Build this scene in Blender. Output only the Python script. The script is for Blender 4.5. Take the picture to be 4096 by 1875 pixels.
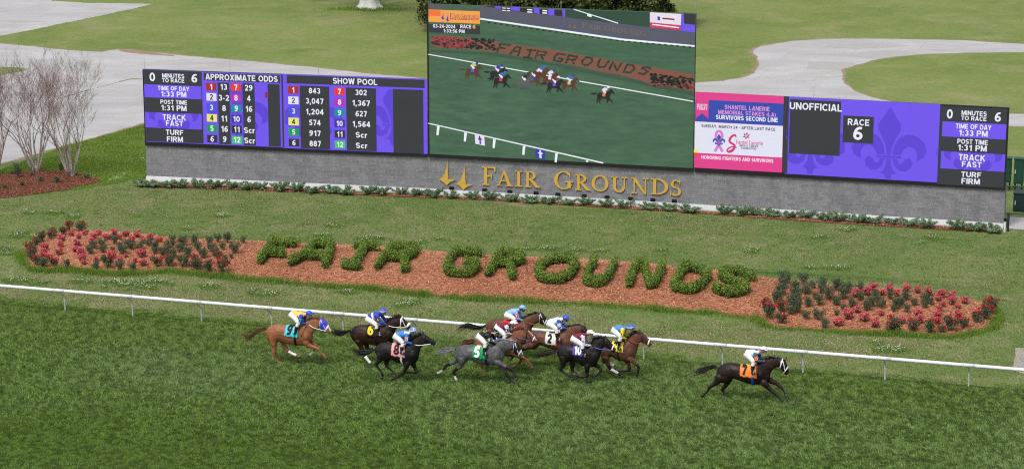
import bpy, bmesh, math, random
import numpy as np
from mathutils import Vector, Matrix, noise as mnoise
random.seed(11); rng = np.random.default_rng(11)
for o in list(bpy.data.objects): bpy.data.objects.remove(o)
SC = bpy.context.scene
COL = SC.collection
PI = math.pi
# ------------------------------------------------------------------ camera, light, exposure
CAMH, FPX, PITCH = 26.5, 9394.0, math.radians(13.1)
cam_data = bpy.data.cameras.new('camera'); cam = bpy.data.objects.new('camera', cam_data); COL.objects.link(cam)
cam.location = (0, 0, CAMH); cam.rotation_euler = (PI/2 - PITCH, 0, 0)
cam_data.sensor_width = 36; cam_data.lens = 36*FPX/4096; cam_data.clip_start = 1; cam_data.clip_end = 9000
SC.camera = cam
SUN_EL, SUN_AZ = math.radians(58), math.radians(215)      # azimuth measured from +Y towards +X
world = bpy.data.worlds.new('World'); SC.world = world; world.use_nodes = True
wn = world.node_tree.nodes; wl = world.node_tree.links
bg = wn['Background']
sky = wn.new('ShaderNodeTexSky'); sky.sky_type = 'NISHITA'; sky.sun_disc = False
sky.sun_elevation = SUN_EL; sky.sun_rotation = SUN_AZ; sky.air_density = 1.0; sky.dust_density = 4.0; sky.ozone_density = 1.0
hs = wn.new('ShaderNodeHueSaturation'); hs.inputs['Saturation'].default_value = 0.22
wl.new(sky.outputs[0], hs.inputs['Color']); wl.new(hs.outputs[0], bg.inputs['Color']); bg.inputs['Strength'].default_value = 0.13
sd = bpy.data.lights.new('sun', 'SUN'); sd.energy = 1.5; sd.angle = math.radians(10); sd.color = (1, .965, .91)
sun = bpy.data.objects.new('sun', sd); COL.objects.link(sun)
sdir = Vector((math.sin(SUN_AZ)*math.cos(SUN_EL), math.cos(SUN_AZ)*math.cos(SUN_EL), math.sin(SUN_EL)))
sun.rotation_euler = (-sdir).to_track_quat('-Z', 'Y').to_euler(); sun.location = sdir*300
SC.view_settings.view_transform = 'Standard'; SC.view_settings.look = 'None'; SC.view_settings.gamma = 1
EXPO = 0.4
SC.view_settings.exposure = EXPO
SC.cycles.use_denoising = False; SC.cycles.filter_width = 1.15; SC.cycles.max_bounces = 6; SC.cycles.sample_clamp_indirect = 4.0

# ------------------------------------------------------------------ where a spot of the photograph lies in the place
_F = np.array([0, math.cos(PITCH), -math.sin(PITCH)]); _R = np.array([1., 0, 0]); _U = np.array([0, math.sin(PITCH), math.cos(PITCH)])
_C = np.array([0, 0, CAMH])
def ray(x, y): return _F*FPX + _R*(x-2048) - _U*(y-937.5)
def G(x, y, h=0.0):
    d = ray(x, y); return _C + d*((h-CAMH)/d[2])
def PV(x, y, P0, n):
    d = ray(x, y); return _C + d*(np.dot(P0-_C, n)/np.dot(d, n))
# low planted berm
_bA, _bB = G(150, 1020), G(3950, 1262)
_bd = (_bB-_bA)[:2]; _bL = np.linalg.norm(_bd); _bd = _bd/_bL; _bn = np.array([-_bd[1], _bd[0]])
def smooth(t):
    t = np.clip(t, 0, 1); return t*t*(3-2*t)
def terr(x, y):
    dx, dy = x-_bA[0], y-_bA[1]
    t = dx*_bd[0]+dy*_bd[1]; s = dx*_bn[0]+dy*_bn[1]
    e = smooth((t+1.5)/4.5)*smooth((_bL+1.5-t)/4.5)
    return 0.6*e*smooth((s+4.6)/5.6)*smooth((6.2-s)/4.2)
def GT(x, y, lift=0.0):
    h = 0.0
    for _ in range(30):
        p = G(x, y, h+lift); h2 = float(terr(p[0], p[1])); h = .5*h+.5*h2
    return G(x, y, h+lift)

# ------------------------------------------------------------------ building helpers
def lin(r, g, b):
    f = lambda c: c/12.92 if c <= .04045 else ((c+.055)/1.055)**2.4
    return (f(r/255), f(g/255), f(b/255))
def tag(o, label=None, cat=None, group=None, kind=None):
    for k, v in (('label', label), ('category', cat), ('group', group), ('kind', kind)):
        if v: o[k] = v
    return o
def empty(name, loc, label, cat, group=None):
    o = bpy.data.objects.new(name, None); COL.objects.link(o); o.location = loc; o.empty_display_size = .2
    return tag(o, label, cat, group)
def link(name, me, mats, parent=None):
    if not isinstance(mats, (list, tuple)): mats = [mats]
    for m in mats: me.materials.append(m)
    o = bpy.data.objects.new(name, me); COL.objects.link(o)
    if parent is not None: o.parent = parent
    return o
def V3(p): return Vector((float(p[0]), float(p[1]), float(p[2])))
class MB:
    """collects verts and faces, builds ONE mesh object"""
    def __init__(s): s.v = []; s.f = []; s.m = []; s.uv = {}
    def add(s, vs, fs, mi=0):
        b = len(s.v); s.v += [tuple(map(float, p)) for p in vs]; s.f += [tuple(b+i for i in f) for f in fs]; s.m += [mi]*len(fs)
    def box(s, c, sx, sy, sz, ax=(1, 0, 0), ay=(0, 1, 0), az=(0, 0, 1), mi=0):
        c = np.array(c, float); ax = np.array(ax, float)*sx/2; ay = np.array(ay, float)*sy/2; az = np.array(az, float)*sz/2
        vs = [c+i*ax+j*ay+k*az for k in (-1, 1) for j in (-1, 1) for i in (-1, 1)]
        s.add(vs, [(0, 2, 3, 1), (4, 5, 7, 6), (0, 1, 5, 4), (2, 6, 7, 3), (0, 4, 6, 2), (1, 3, 7, 5)], mi)
    def rings(s, rs, mi=0, cap=True, closed=True):
        n = len(rs[0]); vs = [p for r in rs for p in r]; fs = []
        for i in range(len(rs)-1):
            for j in range(n if closed else n-1):
                k = (j+1) % n; fs.append((i*n+j, i*n+k, (i+1)*n+k, (i+1)*n+j))
        if cap and closed: fs.append(tuple(reversed(range(n)))); fs.append(tuple((len(rs)-1)*n+j for j in range(n)))
        s.add(vs, fs, mi)
    def tube(s, pts, rad, n=8, mi=0, side=None, flat=1.0, cap=True):
        pts = [np.array(p, float) for p in pts]
        if not hasattr(rad, '__len__'): rad = [rad]*len(pts)
        rs = []
        for i, p in enumerate(pts):
            t = pts[min(i+1, len(pts)-1)]-pts[max(i-1, 0)]; t = t/(np.linalg.norm(t)+1e-9)
            u = np.array(side, float) if side is not None else (np.array([0, 0, 1.]) if abs(t[2]) < .9 else np.array([1., 0, 0]))
            u = u-t*np.dot(u, t); u /= np.linalg.norm(u)+1e-9; w = np.cross(t, u)
            rs.append([p+rad[i]*(math.cos(a)*w+flat*math.sin(a)*u) for a in np.linspace(0, 2*PI, n, endpoint=False)])
        s.rings(rs, mi, cap)
    def ball(s, c, r, nu=12, nv=8, ax=None, mi=0):
        c = np.array(c, float); r = (r,)*3 if not hasattr(r, '__len__') else r
        ax = np.eye(3) if ax is None else np.array(ax, float); rs = []
        for j in range(1, nv):
            ph = PI*j/nv
            rs.append([c+ax[0]*r[0]*math.sin(ph)*math.cos(a)+ax[1]*r[1]*math.sin(ph)*math.sin(a)-ax[2]*r[2]*math.cos(ph) for a in np.linspace(0, 2*PI, nu, endpoint=False)])
        s.rings(rs, mi)
    def prism(s, poly, depth, O, eu, ev, en, base=0.0, mi=0):
        O, eu, ev, en = (np.array(q, float) for q in (O, eu, ev, en)); n = len(poly)
        a = [O+eu*p[0]+ev*p[1]+en*base for p in poly]; b = [q+en*depth for q in a]
        s.add(a+b, [tuple(reversed(range(n))), tuple(range(n, 2*n))]+[(i, (i+1) % n, n+(i+1) % n, n+i) for i in range(n)], mi)
    def mesh(s, name, O=(0, 0, 0), smooth_=False):
        me = bpy.data.meshes.new(name); O = np.array(O, float)
        me.from_pydata([tuple(np.array(p)-O) for p in s.v], [], s.f); me.polygons.foreach_set('material_index', s.m)
        if smooth_: me.polygons.foreach_set('use_smooth', [True]*len(me.polygons))
        me.update(); return me
    def build(s, name, mats, parent=None, O=(0, 0, 0), smooth_=False):
        return link(name, s.mesh(name, O, smooth_), mats, parent)
def fast_mesh(name, V, F, smooth_=False):
    """numpy arrays -> mesh; F is (n,3) or (n,4)"""
    me = bpy.data.meshes.new(name); k = F.shape[1]
    me.vertices.add(len(V)); me.vertices.foreach_set('co', V.astype(np.float32).ravel())
    me.loops.add(F.size); me.loops.foreach_set('vertex_index', F.astype(np.int32).ravel())
    me.polygons.add(len(F)); me.polygons.foreach_set('loop_start', np.arange(len(F), dtype=np.int32)*k)
    me.update(calc_edges=True)
    if smooth_: me.polygons.foreach_set('use_smooth', np.ones(len(F), dtype=bool))
    me.validate(); return me
def catmull(P, k=4):
    P = [np.array(p, float) for p in P]; out = []
    for i in range(len(P)-1):
        a, b, c, d = P[max(i-1, 0)], P[i], P[i+1], P[min(i+2, len(P)-1)]
        for j in range(k):
            t = j/k; out.append(.5*((2*b)+(c-a)*t+(2*a-5*b+4*c-d)*t*t+(-a+3*b-3*c+d)*t**3))
    out.append(P[-1]); return out
def remesh(me, vox, sm=4):
    o = bpy.data.objects.new('tmp', me); COL.objects.link(o)
    r = o.modifiers.new('r', 'REMESH'); r.mode = 'VOXEL'; r.voxel_size = vox; r.use_smooth_shade = True
    if sm:
        q = o.modifiers.new('s', 'SMOOTH'); q.iterations = sm; q.factor = .5
    dg = bpy.context.evaluated_depsgraph_get()
    out = bpy.data.meshes.new_from_object(o.evaluated_get(dg)); bpy.data.objects.remove(o); bpy.data.meshes.remove(me)
    return out
def inpoly(P, x, y):
    x = np.asarray(x); y = np.asarray(y); r = np.zeros(x.shape, bool); n = len(P)
    for i in range(n):
        x1, y1 = P[i][0], P[i][1]; x2, y2 = P[(i+1) % n][0], P[(i+1) % n][1]
        c = ((y1 > y) != (y2 > y)) & (x < (x2-x1)*(y-y1)/((y2-y1) or 1e-9)+x1); r ^= c
    return r
def sheet(name, poly, z, mats, step=None, kind='structure', wob=0.0):
    """a ground sheet lying z above the terrain, cut into cells so that it follows the berm"""
    P = [np.array(p[:2], float) for p in poly]
    if wob:
        Q = []
        for i in range(len(P)):
            a, b = P[i], P[(i+1) % len(P)]; L = np.linalg.norm(b-a); m = max(1, min(60, int(L/.6)))
            nn = np.array([a[1]-b[1], b[0]-a[0]])/(L+1e-9)
            for j in range(m): Q.append(a+(b-a)*j/m+nn*(random.uniform(-wob, wob) if 0 <= L < 60 else 0))
        P = Q
    bm = bmesh.new(); vs = [bm.verts.new((p[0], p[1], 0)) for p in P]
    es = [bm.edges.new((vs[i], vs[(i+1) % len(vs)])) for i in range(len(vs))]
    bmesh.ops.triangle_fill(bm, use_beauty=True, edges=es, normal=(0, 0, 1))
    if step:
        for ax in (0, 1):
            lo = min(p[ax] for p in P); hi = max(p[ax] for p in P); n = int((hi-lo)/step)
            for i in range(1, n+1):
                co = [0, 0, 0]; no = [0, 0, 0]; co[ax] = lo+i*step; no[ax] = 1
                bmesh.ops.bisect_plane(bm, geom=bm.verts[:]+bm.edges[:]+bm.faces[:], plane_co=co, plane_no=no)
    for v in bm.verts: v.co.z = float(terr(v.co.x, v.co.y))+z if step else z
    bmesh.ops.recalc_face_normals(bm, faces=bm.faces)
    me = bpy.data.meshes.new(name); bm.to_mesh(me); bm.free()
    if me.polygons and sum(p.normal.z for p in me.polygons) < 0: me.flip_normals()
    o = link(name, me, mats); tag(o, kind=kind); return o
def copy_tree(o, parent=None):
    c = o.copy(); COL.objects.link(c)
    if parent is not None: c.parent = parent
    for ch in [k for k in bpy.data.objects if k.parent == o]: copy_tree(ch, c)
    return c
ORD = ['first', 'second', 'third', 'fourth', 'fifth', 'sixth', 'seventh', 'eighth', 'ninth', 'tenth', 'eleventh', 'twelfth', 'thirteenth', 'fourteenth', 'fifteenth', 'sixteenth', 'seventeenth', 'eighteenth', 'nineteenth', 'twentieth', 'twenty-first', 'twenty-second', 'twenty-third', 'twenty-fourth', 'twenty-fifth']

# ------------------------------------------------------------------ materials
class NT:
    def __init__(s, name):
        s.m = bpy.data.materials.new(name); s.m.use_nodes = True; s.t = s.m.node_tree; s.b = s.t.nodes['Principled BSDF']
    def n(s, typ, ins=None, **kw):
        q = s.t.nodes.new('ShaderNode'+typ)
        for k, v in kw.items(): setattr(q, k, v)
        for k, v in (ins or {}).items():
            if hasattr(v, 'is_output'): s.t.links.new(v, q.inputs[k])
            else: q.inputs[k].default_value = v
        return q
    def set(s, k, v):
        if hasattr(v, 'is_output'): s.t.links.new(v, s.b.inputs[k])
        else: s.b.inputs[k].default_value = v
    def pos(s, sc=(1, 1, 1), rot=(0, 0, 0), src='Object'):
        tc = s.n('TexCoord') if src != 'World' else s.n('NewGeometry')
        mp = s.n('Mapping', {'Vector': tc.outputs[src] if src != 'World' else tc.outputs['Position'], 'Scale': sc, 'Rotation': rot}); return mp.outputs[0]
    def noise(s, vec, scale, detail=4, rough=.55, dist=0):
        return s.n('TexNoise', {'Vector': vec, 'Scale': scale, 'Detail': detail, 'Roughness': rough, 'Distortion': dist}).outputs['Fac']
    def ramp(s, fac, stops, interp='LINEAR'):
        r = s.n('ValToRGB', {'Fac': fac}); r.color_ramp.interpolation = interp; e = r.color_ramp.elements
        while len(e) < len(stops): e.new(.5)
        for i, (p, c) in enumerate(stops): e[i].position = p; e[i].color = (c, c, c, 1) if not hasattr(c, '__len__') else (*c[:3], 1)
        return r.outputs[0]
    def mix(s, fac, a, b, mode='MIX'):
        q = s.n('Mix', data_type='RGBA', blend_type=mode)
        for k, v in ((0, fac), (6, a), (7, b)):
            if hasattr(v, 'is_output'): s.t.links.new(v, q.inputs[k])
            else: q.inputs[k].default_value = v if k == 0 else (*v[:3], 1)
        return q.outputs[2]
    def math(s, op, a, b=0.0):
        q = s.n('Math', operation=op)
        for k, v in ((0, a), (1, b)):
            if hasattr(v, 'is_output'): s.t.links.new(v, q.inputs[k])
            else: q.inputs[k].default_value = v
        return q.outputs[0]
    def bump(s, h, strength=.3, dist=.02):
        s.set('Normal', s.n('Bump', {'Height': h, 'Strength': strength, 'Distance': dist}).outputs[0])
def plain(name, col, rough=.6, var=.12, sc=6, spec=.3, metal=0.0, bump=0.0):
    """a real surface: base colour with a little uneven wear"""
    t = NT(name); f = t.noise(t.pos(), sc, 5)
    t.set('Base Color', t.mix(f, tuple(max(0, c*(1-var)) for c in col), tuple(min(1, c*(1+var)) for c in col)))
    t.set('Roughness', rough); t.set('Specular IOR Level', spec); t.set('Metallic', metal)
    if bump: t.bump(t.noise(t.pos(), sc*4, 3), bump, .01)
    return t.m
_led = {}
def led(rgb, var=0.0):
    """a lit LED face of one colour"""
    k = (tuple(rgb), var)
    if k in _led: return _led[k]
    t = NT('led_%d_%d_%d' % tuple(rgb)); c = lin(*rgb)
    t.set('Base Color', (.02, .02, .02, 1)); t.set('Roughness', .8); t.set('Specular IOR Level', 0)
    if var:
        f = t.noise(t.pos((1, 1, 3)), 3.0, 6, .6)
        t.set('Emission Color', t.mix(f, tuple(q*(1-var) for q in c), tuple(q*(1+var) for q in c)))
    else: t.set('Emission Color', (*c, 1))
    t.set('Emission Strength', 1.0/2**EXPO*.97); _led[k] = t.m; return t.m
_pl = {}
def pm(rgb, rough=.6, var=.1, sc=8, spec=.3):
    k = (tuple(rgb), rough)
    if k not in _pl: _pl[k] = plain('paint_%d_%d_%d' % tuple(rgb), lin(*rgb), rough, var, sc, spec)
    return _pl[k]
# grass: colour by place (species, dryness, mowing), real blades give the relief
def grass_mat(name, dark, mid, light, tan, tan_lo=.55, tan_hi=.75, sc=.35, stretch=(1, 1, 1), bump=.5, fine=9.0):
    t = NT(name); w = t.pos(stretch, (0, 0, math.radians(17)), 'World'); w1 = t.pos((1, 1, 1), (0, 0, 0), 'World')
    big = t.noise(w, sc, 5, .6, .3); med = t.noise(w, sc*6, 4, .6); fi = t.noise(w1, fine, 5, .7)
    c = t.ramp(big, [(.3, dark), (.5, mid), (.7, light)])
    c = t.mix(t.ramp(med, [(.35, 0.0), (.7, .55)]), c, light)
    tn = t.noise(w, sc*2.3, 6, .62, .6)
    c = t.mix(t.ramp(tn, [(tan_lo, 0.0), (tan_hi, .75)]), c, tan)
    c = t.mix(t.ramp(fi, [(.25, .45), (.75, 0.0)]), c, tuple(q*.45 for q in dark))
    t.set('Base Color', c); t.set('Roughness', .85); t.set('Specular IOR Level', .15)
    if bump: t.bump(fi, bump, .05)
    return t.m
# ------------------------------------------------------------------ ground, track, pavement
def vnoise(x, y, sc, seed=0):
    """value noise on numpy arrays"""
    x = x*sc; y = y*sc; xi = np.floor(x).astype(np.int64); yi = np.floor(y).astype(np.int64); fx = smooth(x-xi); fy = smooth(y-yi)
    def h(a, b):
        q = (a*374761393+b*668265263+seed*1442695) & 0x7fffffff; q = ((q ^ (q >> 13))*1274126177) & 0x7fffffff; return ((q ^ (q >> 16)) & 0xffff)/65535.
    return (h(xi, yi)*(1-fx)+h(xi+1, yi)*fx)*(1-fy)+(h(xi, yi+1)*(1-fx)+h(xi+1, yi+1)*fx)*fy
def gp(pts, h=0.0): return [G(x, y, h) for x, y in pts]
M_INF = grass_mat('infield_turf', (.085, .145, .036), (.135, .19, .055), (.195, .225, .085), (.31, .265, .16), .50, .72, .3, (.8, .75, 1), .6, 7.0)
M_FAR = grass_mat('far_lawn', (.115, .172, .038), (.16, .212, .055), (.205, .245, .08), (.30, .27, .14), .50, .74, .12, (.8, .7, 1), .6, 2.2)
M_TRK = grass_mat('track_turf', (.036, .058, .014), (.048, .075, .018), (.065, .09, .026), (.11, .095, .05), .70, .92, .5, (1, .8, 1))
# one ground sheet to the horizon, finer round the berm
xs = np.unique(np.concatenate([[-4000, -1200, -400, -150, -80, -50], np.arange(-36, 36.1, .75), [50, 80, 150, 400, 1200, 4000]]))
ys = np.unique(np.concatenate([[-300, 0, 40, 70], np.arange(84, 136, .75), [150, 200, 300, 600, 1500, 6000]]))
XX, YY = np.meshgrid(xs, ys); ZZ = terr(XX, YY)
nx, ny = len(xs), len(ys); ii = np.arange(nx*ny).reshape(ny, nx)
F = np.stack([ii[:-1, :-1], ii[:-1, 1:], ii[1:, 1:], ii[1:, :-1]], -1).reshape(-1, 4)
go = link('ground', fast_mesh('ground', np.stack([XX, YY, ZZ], -1).reshape(-1, 3), F, True), M_INF); tag(go, kind='structure')
# far lawn beyond the board (a brighter, evener mown grass)
far = [G(-2600, 655), G(0, 655), G(102, 628), G(203, 597), G(577, 492), G(1000, 560), G(1700, 590), G(2900, 650), G(3600, 700), G(4060, 735), G(4500, 735)]
far = far+[np.array([4000, 6000, 0.]), np.array([-4000, 6000, 0.])]
sheet('far_lawn', far, .004, M_FAR)
# the racing turf, from just behind the inside rail to the near side
trk = [G(-1500, 1082), G(0, 1199), G(1100, 1296), G(2200, 1392), G(3300, 1488), G(4096, 1560), G(5600, 1690)]
tb = [p+np.array([0, 0, 0]) for p in trk]
track_poly = tb+[np.array([60, 40, 0.]), np.array([-70, 40, 0.])]
sheet('turf_track', track_poly, .006, M_TRK, wob=.05)
# pavement
t = NT('old_concrete'); w = t.pos((1, 1, 1), (0, 0, 0), 'World')
c = t.ramp(t.noise(w, .12, 6, .65), [(.3, (.35, .35, .365)), (.5, (.405, .405, .42)), (.7, (.46, .458, .468))])
c = t.mix(t.ramp(t.noise(t.pos((.35, .9, 1), (0, 0, math.radians(-25)), 'World'), .5, 6, .7), [(.40, 0.0), (.66, .75)]), c, (.30, .29, .285))
c = t.mix(t.ramp(t.noise(w, 6, 5, .75), [(.3, .35), (.6, 0.0)]), c, (.31, .30, .296))
jb = t.n('TexBrick', {'Vector': t.pos((1, 1, 1), (0, 0, .3), 'World'), 'Scale': 1.0, 'Mortar Size': .035, 'Mortar Smooth': .4, 'Brick Width': 9.0, 'Row Height': 4.2}); c = t.mix(t.math('MULTIPLY', jb.outputs[1], .4), c, (.22, .215, .20)); c = t.mix(t.ramp(t.noise(w, .35, 8, .75, .8), [(.56, 0.0), (.70, .4)]), c, (.50, .47, .42))
t.set('Base Color', c); t.set('Roughness', .9); t.set('Specular IOR Level', .2); t.bump(t.noise(w, 12, 4), .2, .02); M_PAVE = t.m
M_DIRT = plain('bare_earth', (.25, .19, .13), .95, .25, 2.0, .1, bump=.3)
def expand(P, d):
    P = [np.array(p[:2], float) for p in P]; A = sum(P[i-1][0]*P[i][1]-P[i][0]*P[i-1][1] for i in range(len(P))); out = []
    for i in range(len(P)):
        t_ = P[(i+1) % len(P)]-P[i-1]; t_ = t_/(np.linalg.norm(t_)+1e-9); n_ = np.array([t_[1], -t_[0]])*(1 if A > 0 else -1); out.append(P[i]+n_*d)
    return out
pave = [(-1800, 120), (0, 175), (136, 187), (271, 202), (407, 209), (468, 199), (522, 200), (611, 210), (746, 224), (882, 237), (1018, 248), (1100, 256), (1250, 270), (1414, 289), (1571, 304.5), (1713, 317), (2200, 330), (2778, 332), (2890, 325), (2971, 311), (3020, 292), (3030, 271), (3039, 246), (3022, 222), (3009, 209), (3025, 192), (3085, 179), (3171, 165), (3323, 156), (3567, 157), (3838, 162), (4096, 177), (5600, 235), (5600, 560), (4096, 507), (3900, 500), (3300, 470), (2600, 455), (1700, 450), (1100, 455), (577, 492), (475, 522), (380, 550), (305, 570), (203, 597), (102, 628), (0, 655), (-1800, 1000)]
sheet('pavement_verge', expand(gp(pave), .25), .007, M_DIRT, wob=.16)
sheet('pavement', gp(pave), .010, M_PAVE, wob=.12)
sheet('upper_pavement', gp([(-1800, 520), (0, 145), (170, 112), (380, 68), (543, 34), (614, 17), (475, 15), (340, 13), (204, 5), (185, -60), (-200, -260), (-2500, 60)]), .010, M_PAVE, wob=.12)
ISL = gp([(5600, 250), (4096, 211), (3865, 214), (3703, 220), (3608, 228), (3513, 241), (3415, 268), (3390, 274), (3380, 284), (3381, 305), (3383, 325), (3415, 358), (3486, 387.5), (3594, 409), (3730, 428), (4030, 455), (4096, 456), (5600, 480)])
sheet('island_verge', expand(ISL, .2), .0145, M_DIRT, wob=.16)
sheet('grass_island', ISL, .018, M_FAR, wob=.12)
sheet('grass_wedge', gp([(-900, 262), (0, 270), (60, 270), (115, 278), (70, 290), (0, 302), (-300, 320), (-900, 370)]), .016, M_FAR, wob=.08)
M_PATCH = plain('worn_asphalt', (.34, .335, .33), .9, .1, 1.2, .2, bump=.2)
for i, q in enumerate([[(3310, 185), (3400, 176), (3560, 174), (3650, 185), (3560, 191), (3420, 196), (3340, 192)], [(3385, 222), (3470, 205), (3590, 200), (3690, 217), (3600, 229), (3510, 239)], [(3232, 252), (3300, 246), (3420, 252), (3388, 282), (3228, 276)]]):
    sheet('asphalt_patch', gp(q), .014, M_PATCH, wob=.06)
M_DIRT = plain('bare_earth', (.25, .19, .13), .95, .25, 2.0, .1, bump=.3)
sheet('bare_earth', gp([(425, 722), (452, 705), (505, 692), (502, 698), (470, 715), (440, 724)]), .012, plain('dry_sand', (.44, .42, .37), .95, .2, 3, .1), wob=.1)
sheet('bare_earth', gp([(470, 200), (560, 205), (700, 222), (690, 226), (560, 217), (480, 208)]), .014, M_DIRT, wob=.12)
sheet('paved_path', gp([(4062, 1392), (4500, 1390), (4500, 1530), (4096, 1496), (4052, 1482), (4058, 1440)]), .016, plain('path_stone', (.30, .275, .26), .9, .25, 1.5, .2, bump=.3), wob=.08)
sheet('concrete_pad', gp([(4040, 868), (4600, 900), (4600, 960), (4030, 916)]), .02, M_PAVE)
# ------------------------------------------------------------------ real grass blades
mound_px = [(-700, 770), (-200, 715), (0, 703), (70, 691), (152, 685), (234, 685), (293, 694), (351, 706), (404, 721), (400, 730), (351, 741), (263, 762), (176, 773), (88, 785), (0, 794), (-200, 815), (-700, 880)]
MOUNDP = [p[:2] for p in gp(mound_px)]
strip = gp([(552, 728), (1100, 752), (1712, 783), (2200, 810), (2776, 845), (3400, 884), (4014, 921), (4000, 931), (3784, 921), (3242, 888), (2800, 856), (2554, 841), (2127, 813), (1700, 792), (1596, 788), (1068, 765), (700, 753), (545, 748)])
def blade_mat(name, cols, tan=None, sc=.5, tan_lo=.6, wn=.75, tr_=.3, big=0, con=.19, lanes=None):
    t = NT(name); g = t.n('NewGeometry'); w = t.pos((1, .8, 1), (0, 0, math.radians(17)), 'World')
    a = t.noise(w, sc, 5, .65, .4); b = g.outputs['Random Per Island']
    f = t.math('ADD', t.math('MULTIPLY', a, wn), t.math('MULTIPLY', b, 1-wn))
    c = t.ramp(f, [(.5-con, cols[0]), (.5, cols[1]), (.5+con, cols[2])])
    if big:  # large pale patches: the blades' bluish sheen mixed into their colour
        wb = t.pos((.5, 1.0, 1), (0, 0, math.radians(17)), 'World'); c = t.mix(t.ramp(t.noise(wb, big, 4, .55, .4), [(.42, 0.0), (.62, .55)]), c, (.28, .38, .185))
    if tan: c = t.mix(t.ramp(t.noise(w, sc*1.7, 6, .65, .6), [(tan_lo, 0.0), (tan_lo+.2, .85)]), c, tan)
    if lanes:     # the near, less galloped lane is a deeper green; the strip by the rail is yellower
        ge = t.n('SeparateXYZ', {0: g.outputs['Position']}); vv = t.math('ADD', t.math('MULTIPLY', ge.outputs[0], math.sin(math.radians(17))), t.math('MULTIPLY', ge.outputs[1], math.cos(math.radians(17))))
        vv = t.math('ADD', vv, t.math('MULTIPLY', t.noise(w, .12, 4), 3.0)); q = t.math('DIVIDE', t.math('SUBTRACT', vv, lanes[0]), lanes[1]-lanes[0])
        c = t.mix(t.ramp(q, [(.0, .62), (.30, .5), (.46, 0.0), (1, 0.0)]), c, (.115, .215, .02)); c = t.mix(t.ramp(q, [(.80, 0.0), (.92, .4), (1, .4)]), c, (.22, .29, .07))
    t.set('Base Color', c); t.set('Roughness', .8); t.set('Specular IOR Level', .07)
    tr = t.n('BsdfTranslucent', {'Color': c}); mx = t.n('MixShader', {0: tr_, 1: t.b.outputs[0], 2: tr.outputs[0]})
    t.t.links.new(mx.outputs[0], t.t.nodes['Material Output'].inputs[0]); return t.m
def blades(name, X, Y, Z, hgt, wid, lean_dir, lean, mat, label, jit=.6):
    """one upright pointed blade per position (numpy arrays)"""
    n = len(X); az = rng.uniform(0, 2*PI, n); ux, uy = np.cos(az)*wid/2, np.sin(az)*wid/2
    la = lean_dir+rng.normal(0, jit, n); lx, ly = np.cos(la)*lean*hgt, np.sin(la)*lean*hgt
    A = np.stack([X-ux, Y-uy, Z], -1); B = np.stack([X+ux, Y+uy, Z], -1); T = np.stack([X+lx, Y+ly, Z+hgt], -1)
    V = np.stack([A, B, T], 1).reshape(-1, 3); F = np.arange(3*n).reshape(-1, 3)
    o = link(name, fast_mesh(name, V, F), mat); tag(o, label, 'grass', kind='stuff'); return o
def scatter(px, n):
    """n even spots in a ground quadrilateral given by source pixels, thinned to the polygon"""
    P = [p[:2] for p in px]; P = np.array(P); lo, hi = P.min(0), P.max(0)
    x = rng.uniform(lo[0], hi[0], n); y = rng.uniform(lo[1], hi[1], n); k = inpoly(P, x, y); return x[k], y[k]
_vv = lambda p: p[0]*math.sin(math.radians(17))+p[1]*math.cos(math.radians(17))
M_BT = blade_mat('track_blades', [(.09, .18, .024), (.175, .295, .06), (.30, .42, .14)], (.24, .25, .13), 7.5, .76, .62, .45, .12, .12, (_vv(G(0, 1870)), _vv(G(0, 1199))))
view = [G(-60, 1165), G(4160, 1535), G(4180, 1900), G(-80, 1900)]
x, y = scatter(view, 1300000); k = inpoly([p[:2] for p in track_poly], x, y+1.6*(vnoise(x, y, .5, 41)*.5+vnoise(x, y, 2.5, 42)*.5-.62)+rng.normal(0, .18, len(x))); x, y = x[k], y[k]
ca, sa = math.cos(math.radians(17)), math.sin(math.radians(17)); u, v = x*ca-y*sa, x*sa+y*ca
cl = .10*vnoise(u, v*.8, 1.8, 1)+.50*vnoise(u, v*.9, 5.5, 2)+.40*vnoise(u, v, 11, 3)     # tufts, drawn out along the track
# chewed-up tufts in the running lane, smoother towards the stands
d = (v-v.min())/(v.max()-v.min()); rough = smooth((d-.10)/.25)*(1-.75*smooth((d-.86)/.08))
hgt = (.035+.02*rng.random(len(x)))*(1-rough)+rough*(.02+.105*smooth((cl-.36)/.28))*rng.uniform(.75, 1.2, len(x))
k = rng.random(len(x)) < .62+.38*np.clip((1-rough)+smooth((cl-.36)/.2), 0, 1); x, y, hgt, cl = x[k], y[k], hgt[k], cl[k]
blades('track_grass', x, y, np.full(len(x), .004), hgt, .028, PI*.97+5.0*(vnoise(x, y, 6.0, 7)-.5), .8, M_BT, 'lush dark green tufted grass of the turf track')
M_BI = blade_mat('infield_blades', [(.09, .19, .036), (.155, .255, .06), (.24, .31, .10)], (.43, .37, .235), .22, .54, .6, .45)
view = [G(-60, 716), G(590, 735), G(1712, 795), G(2776, 860), G(4014, 935), G(4160, 900), G(4200, 1570), G(-80, 1190)]
x, y = scatter(view, 620000)
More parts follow.
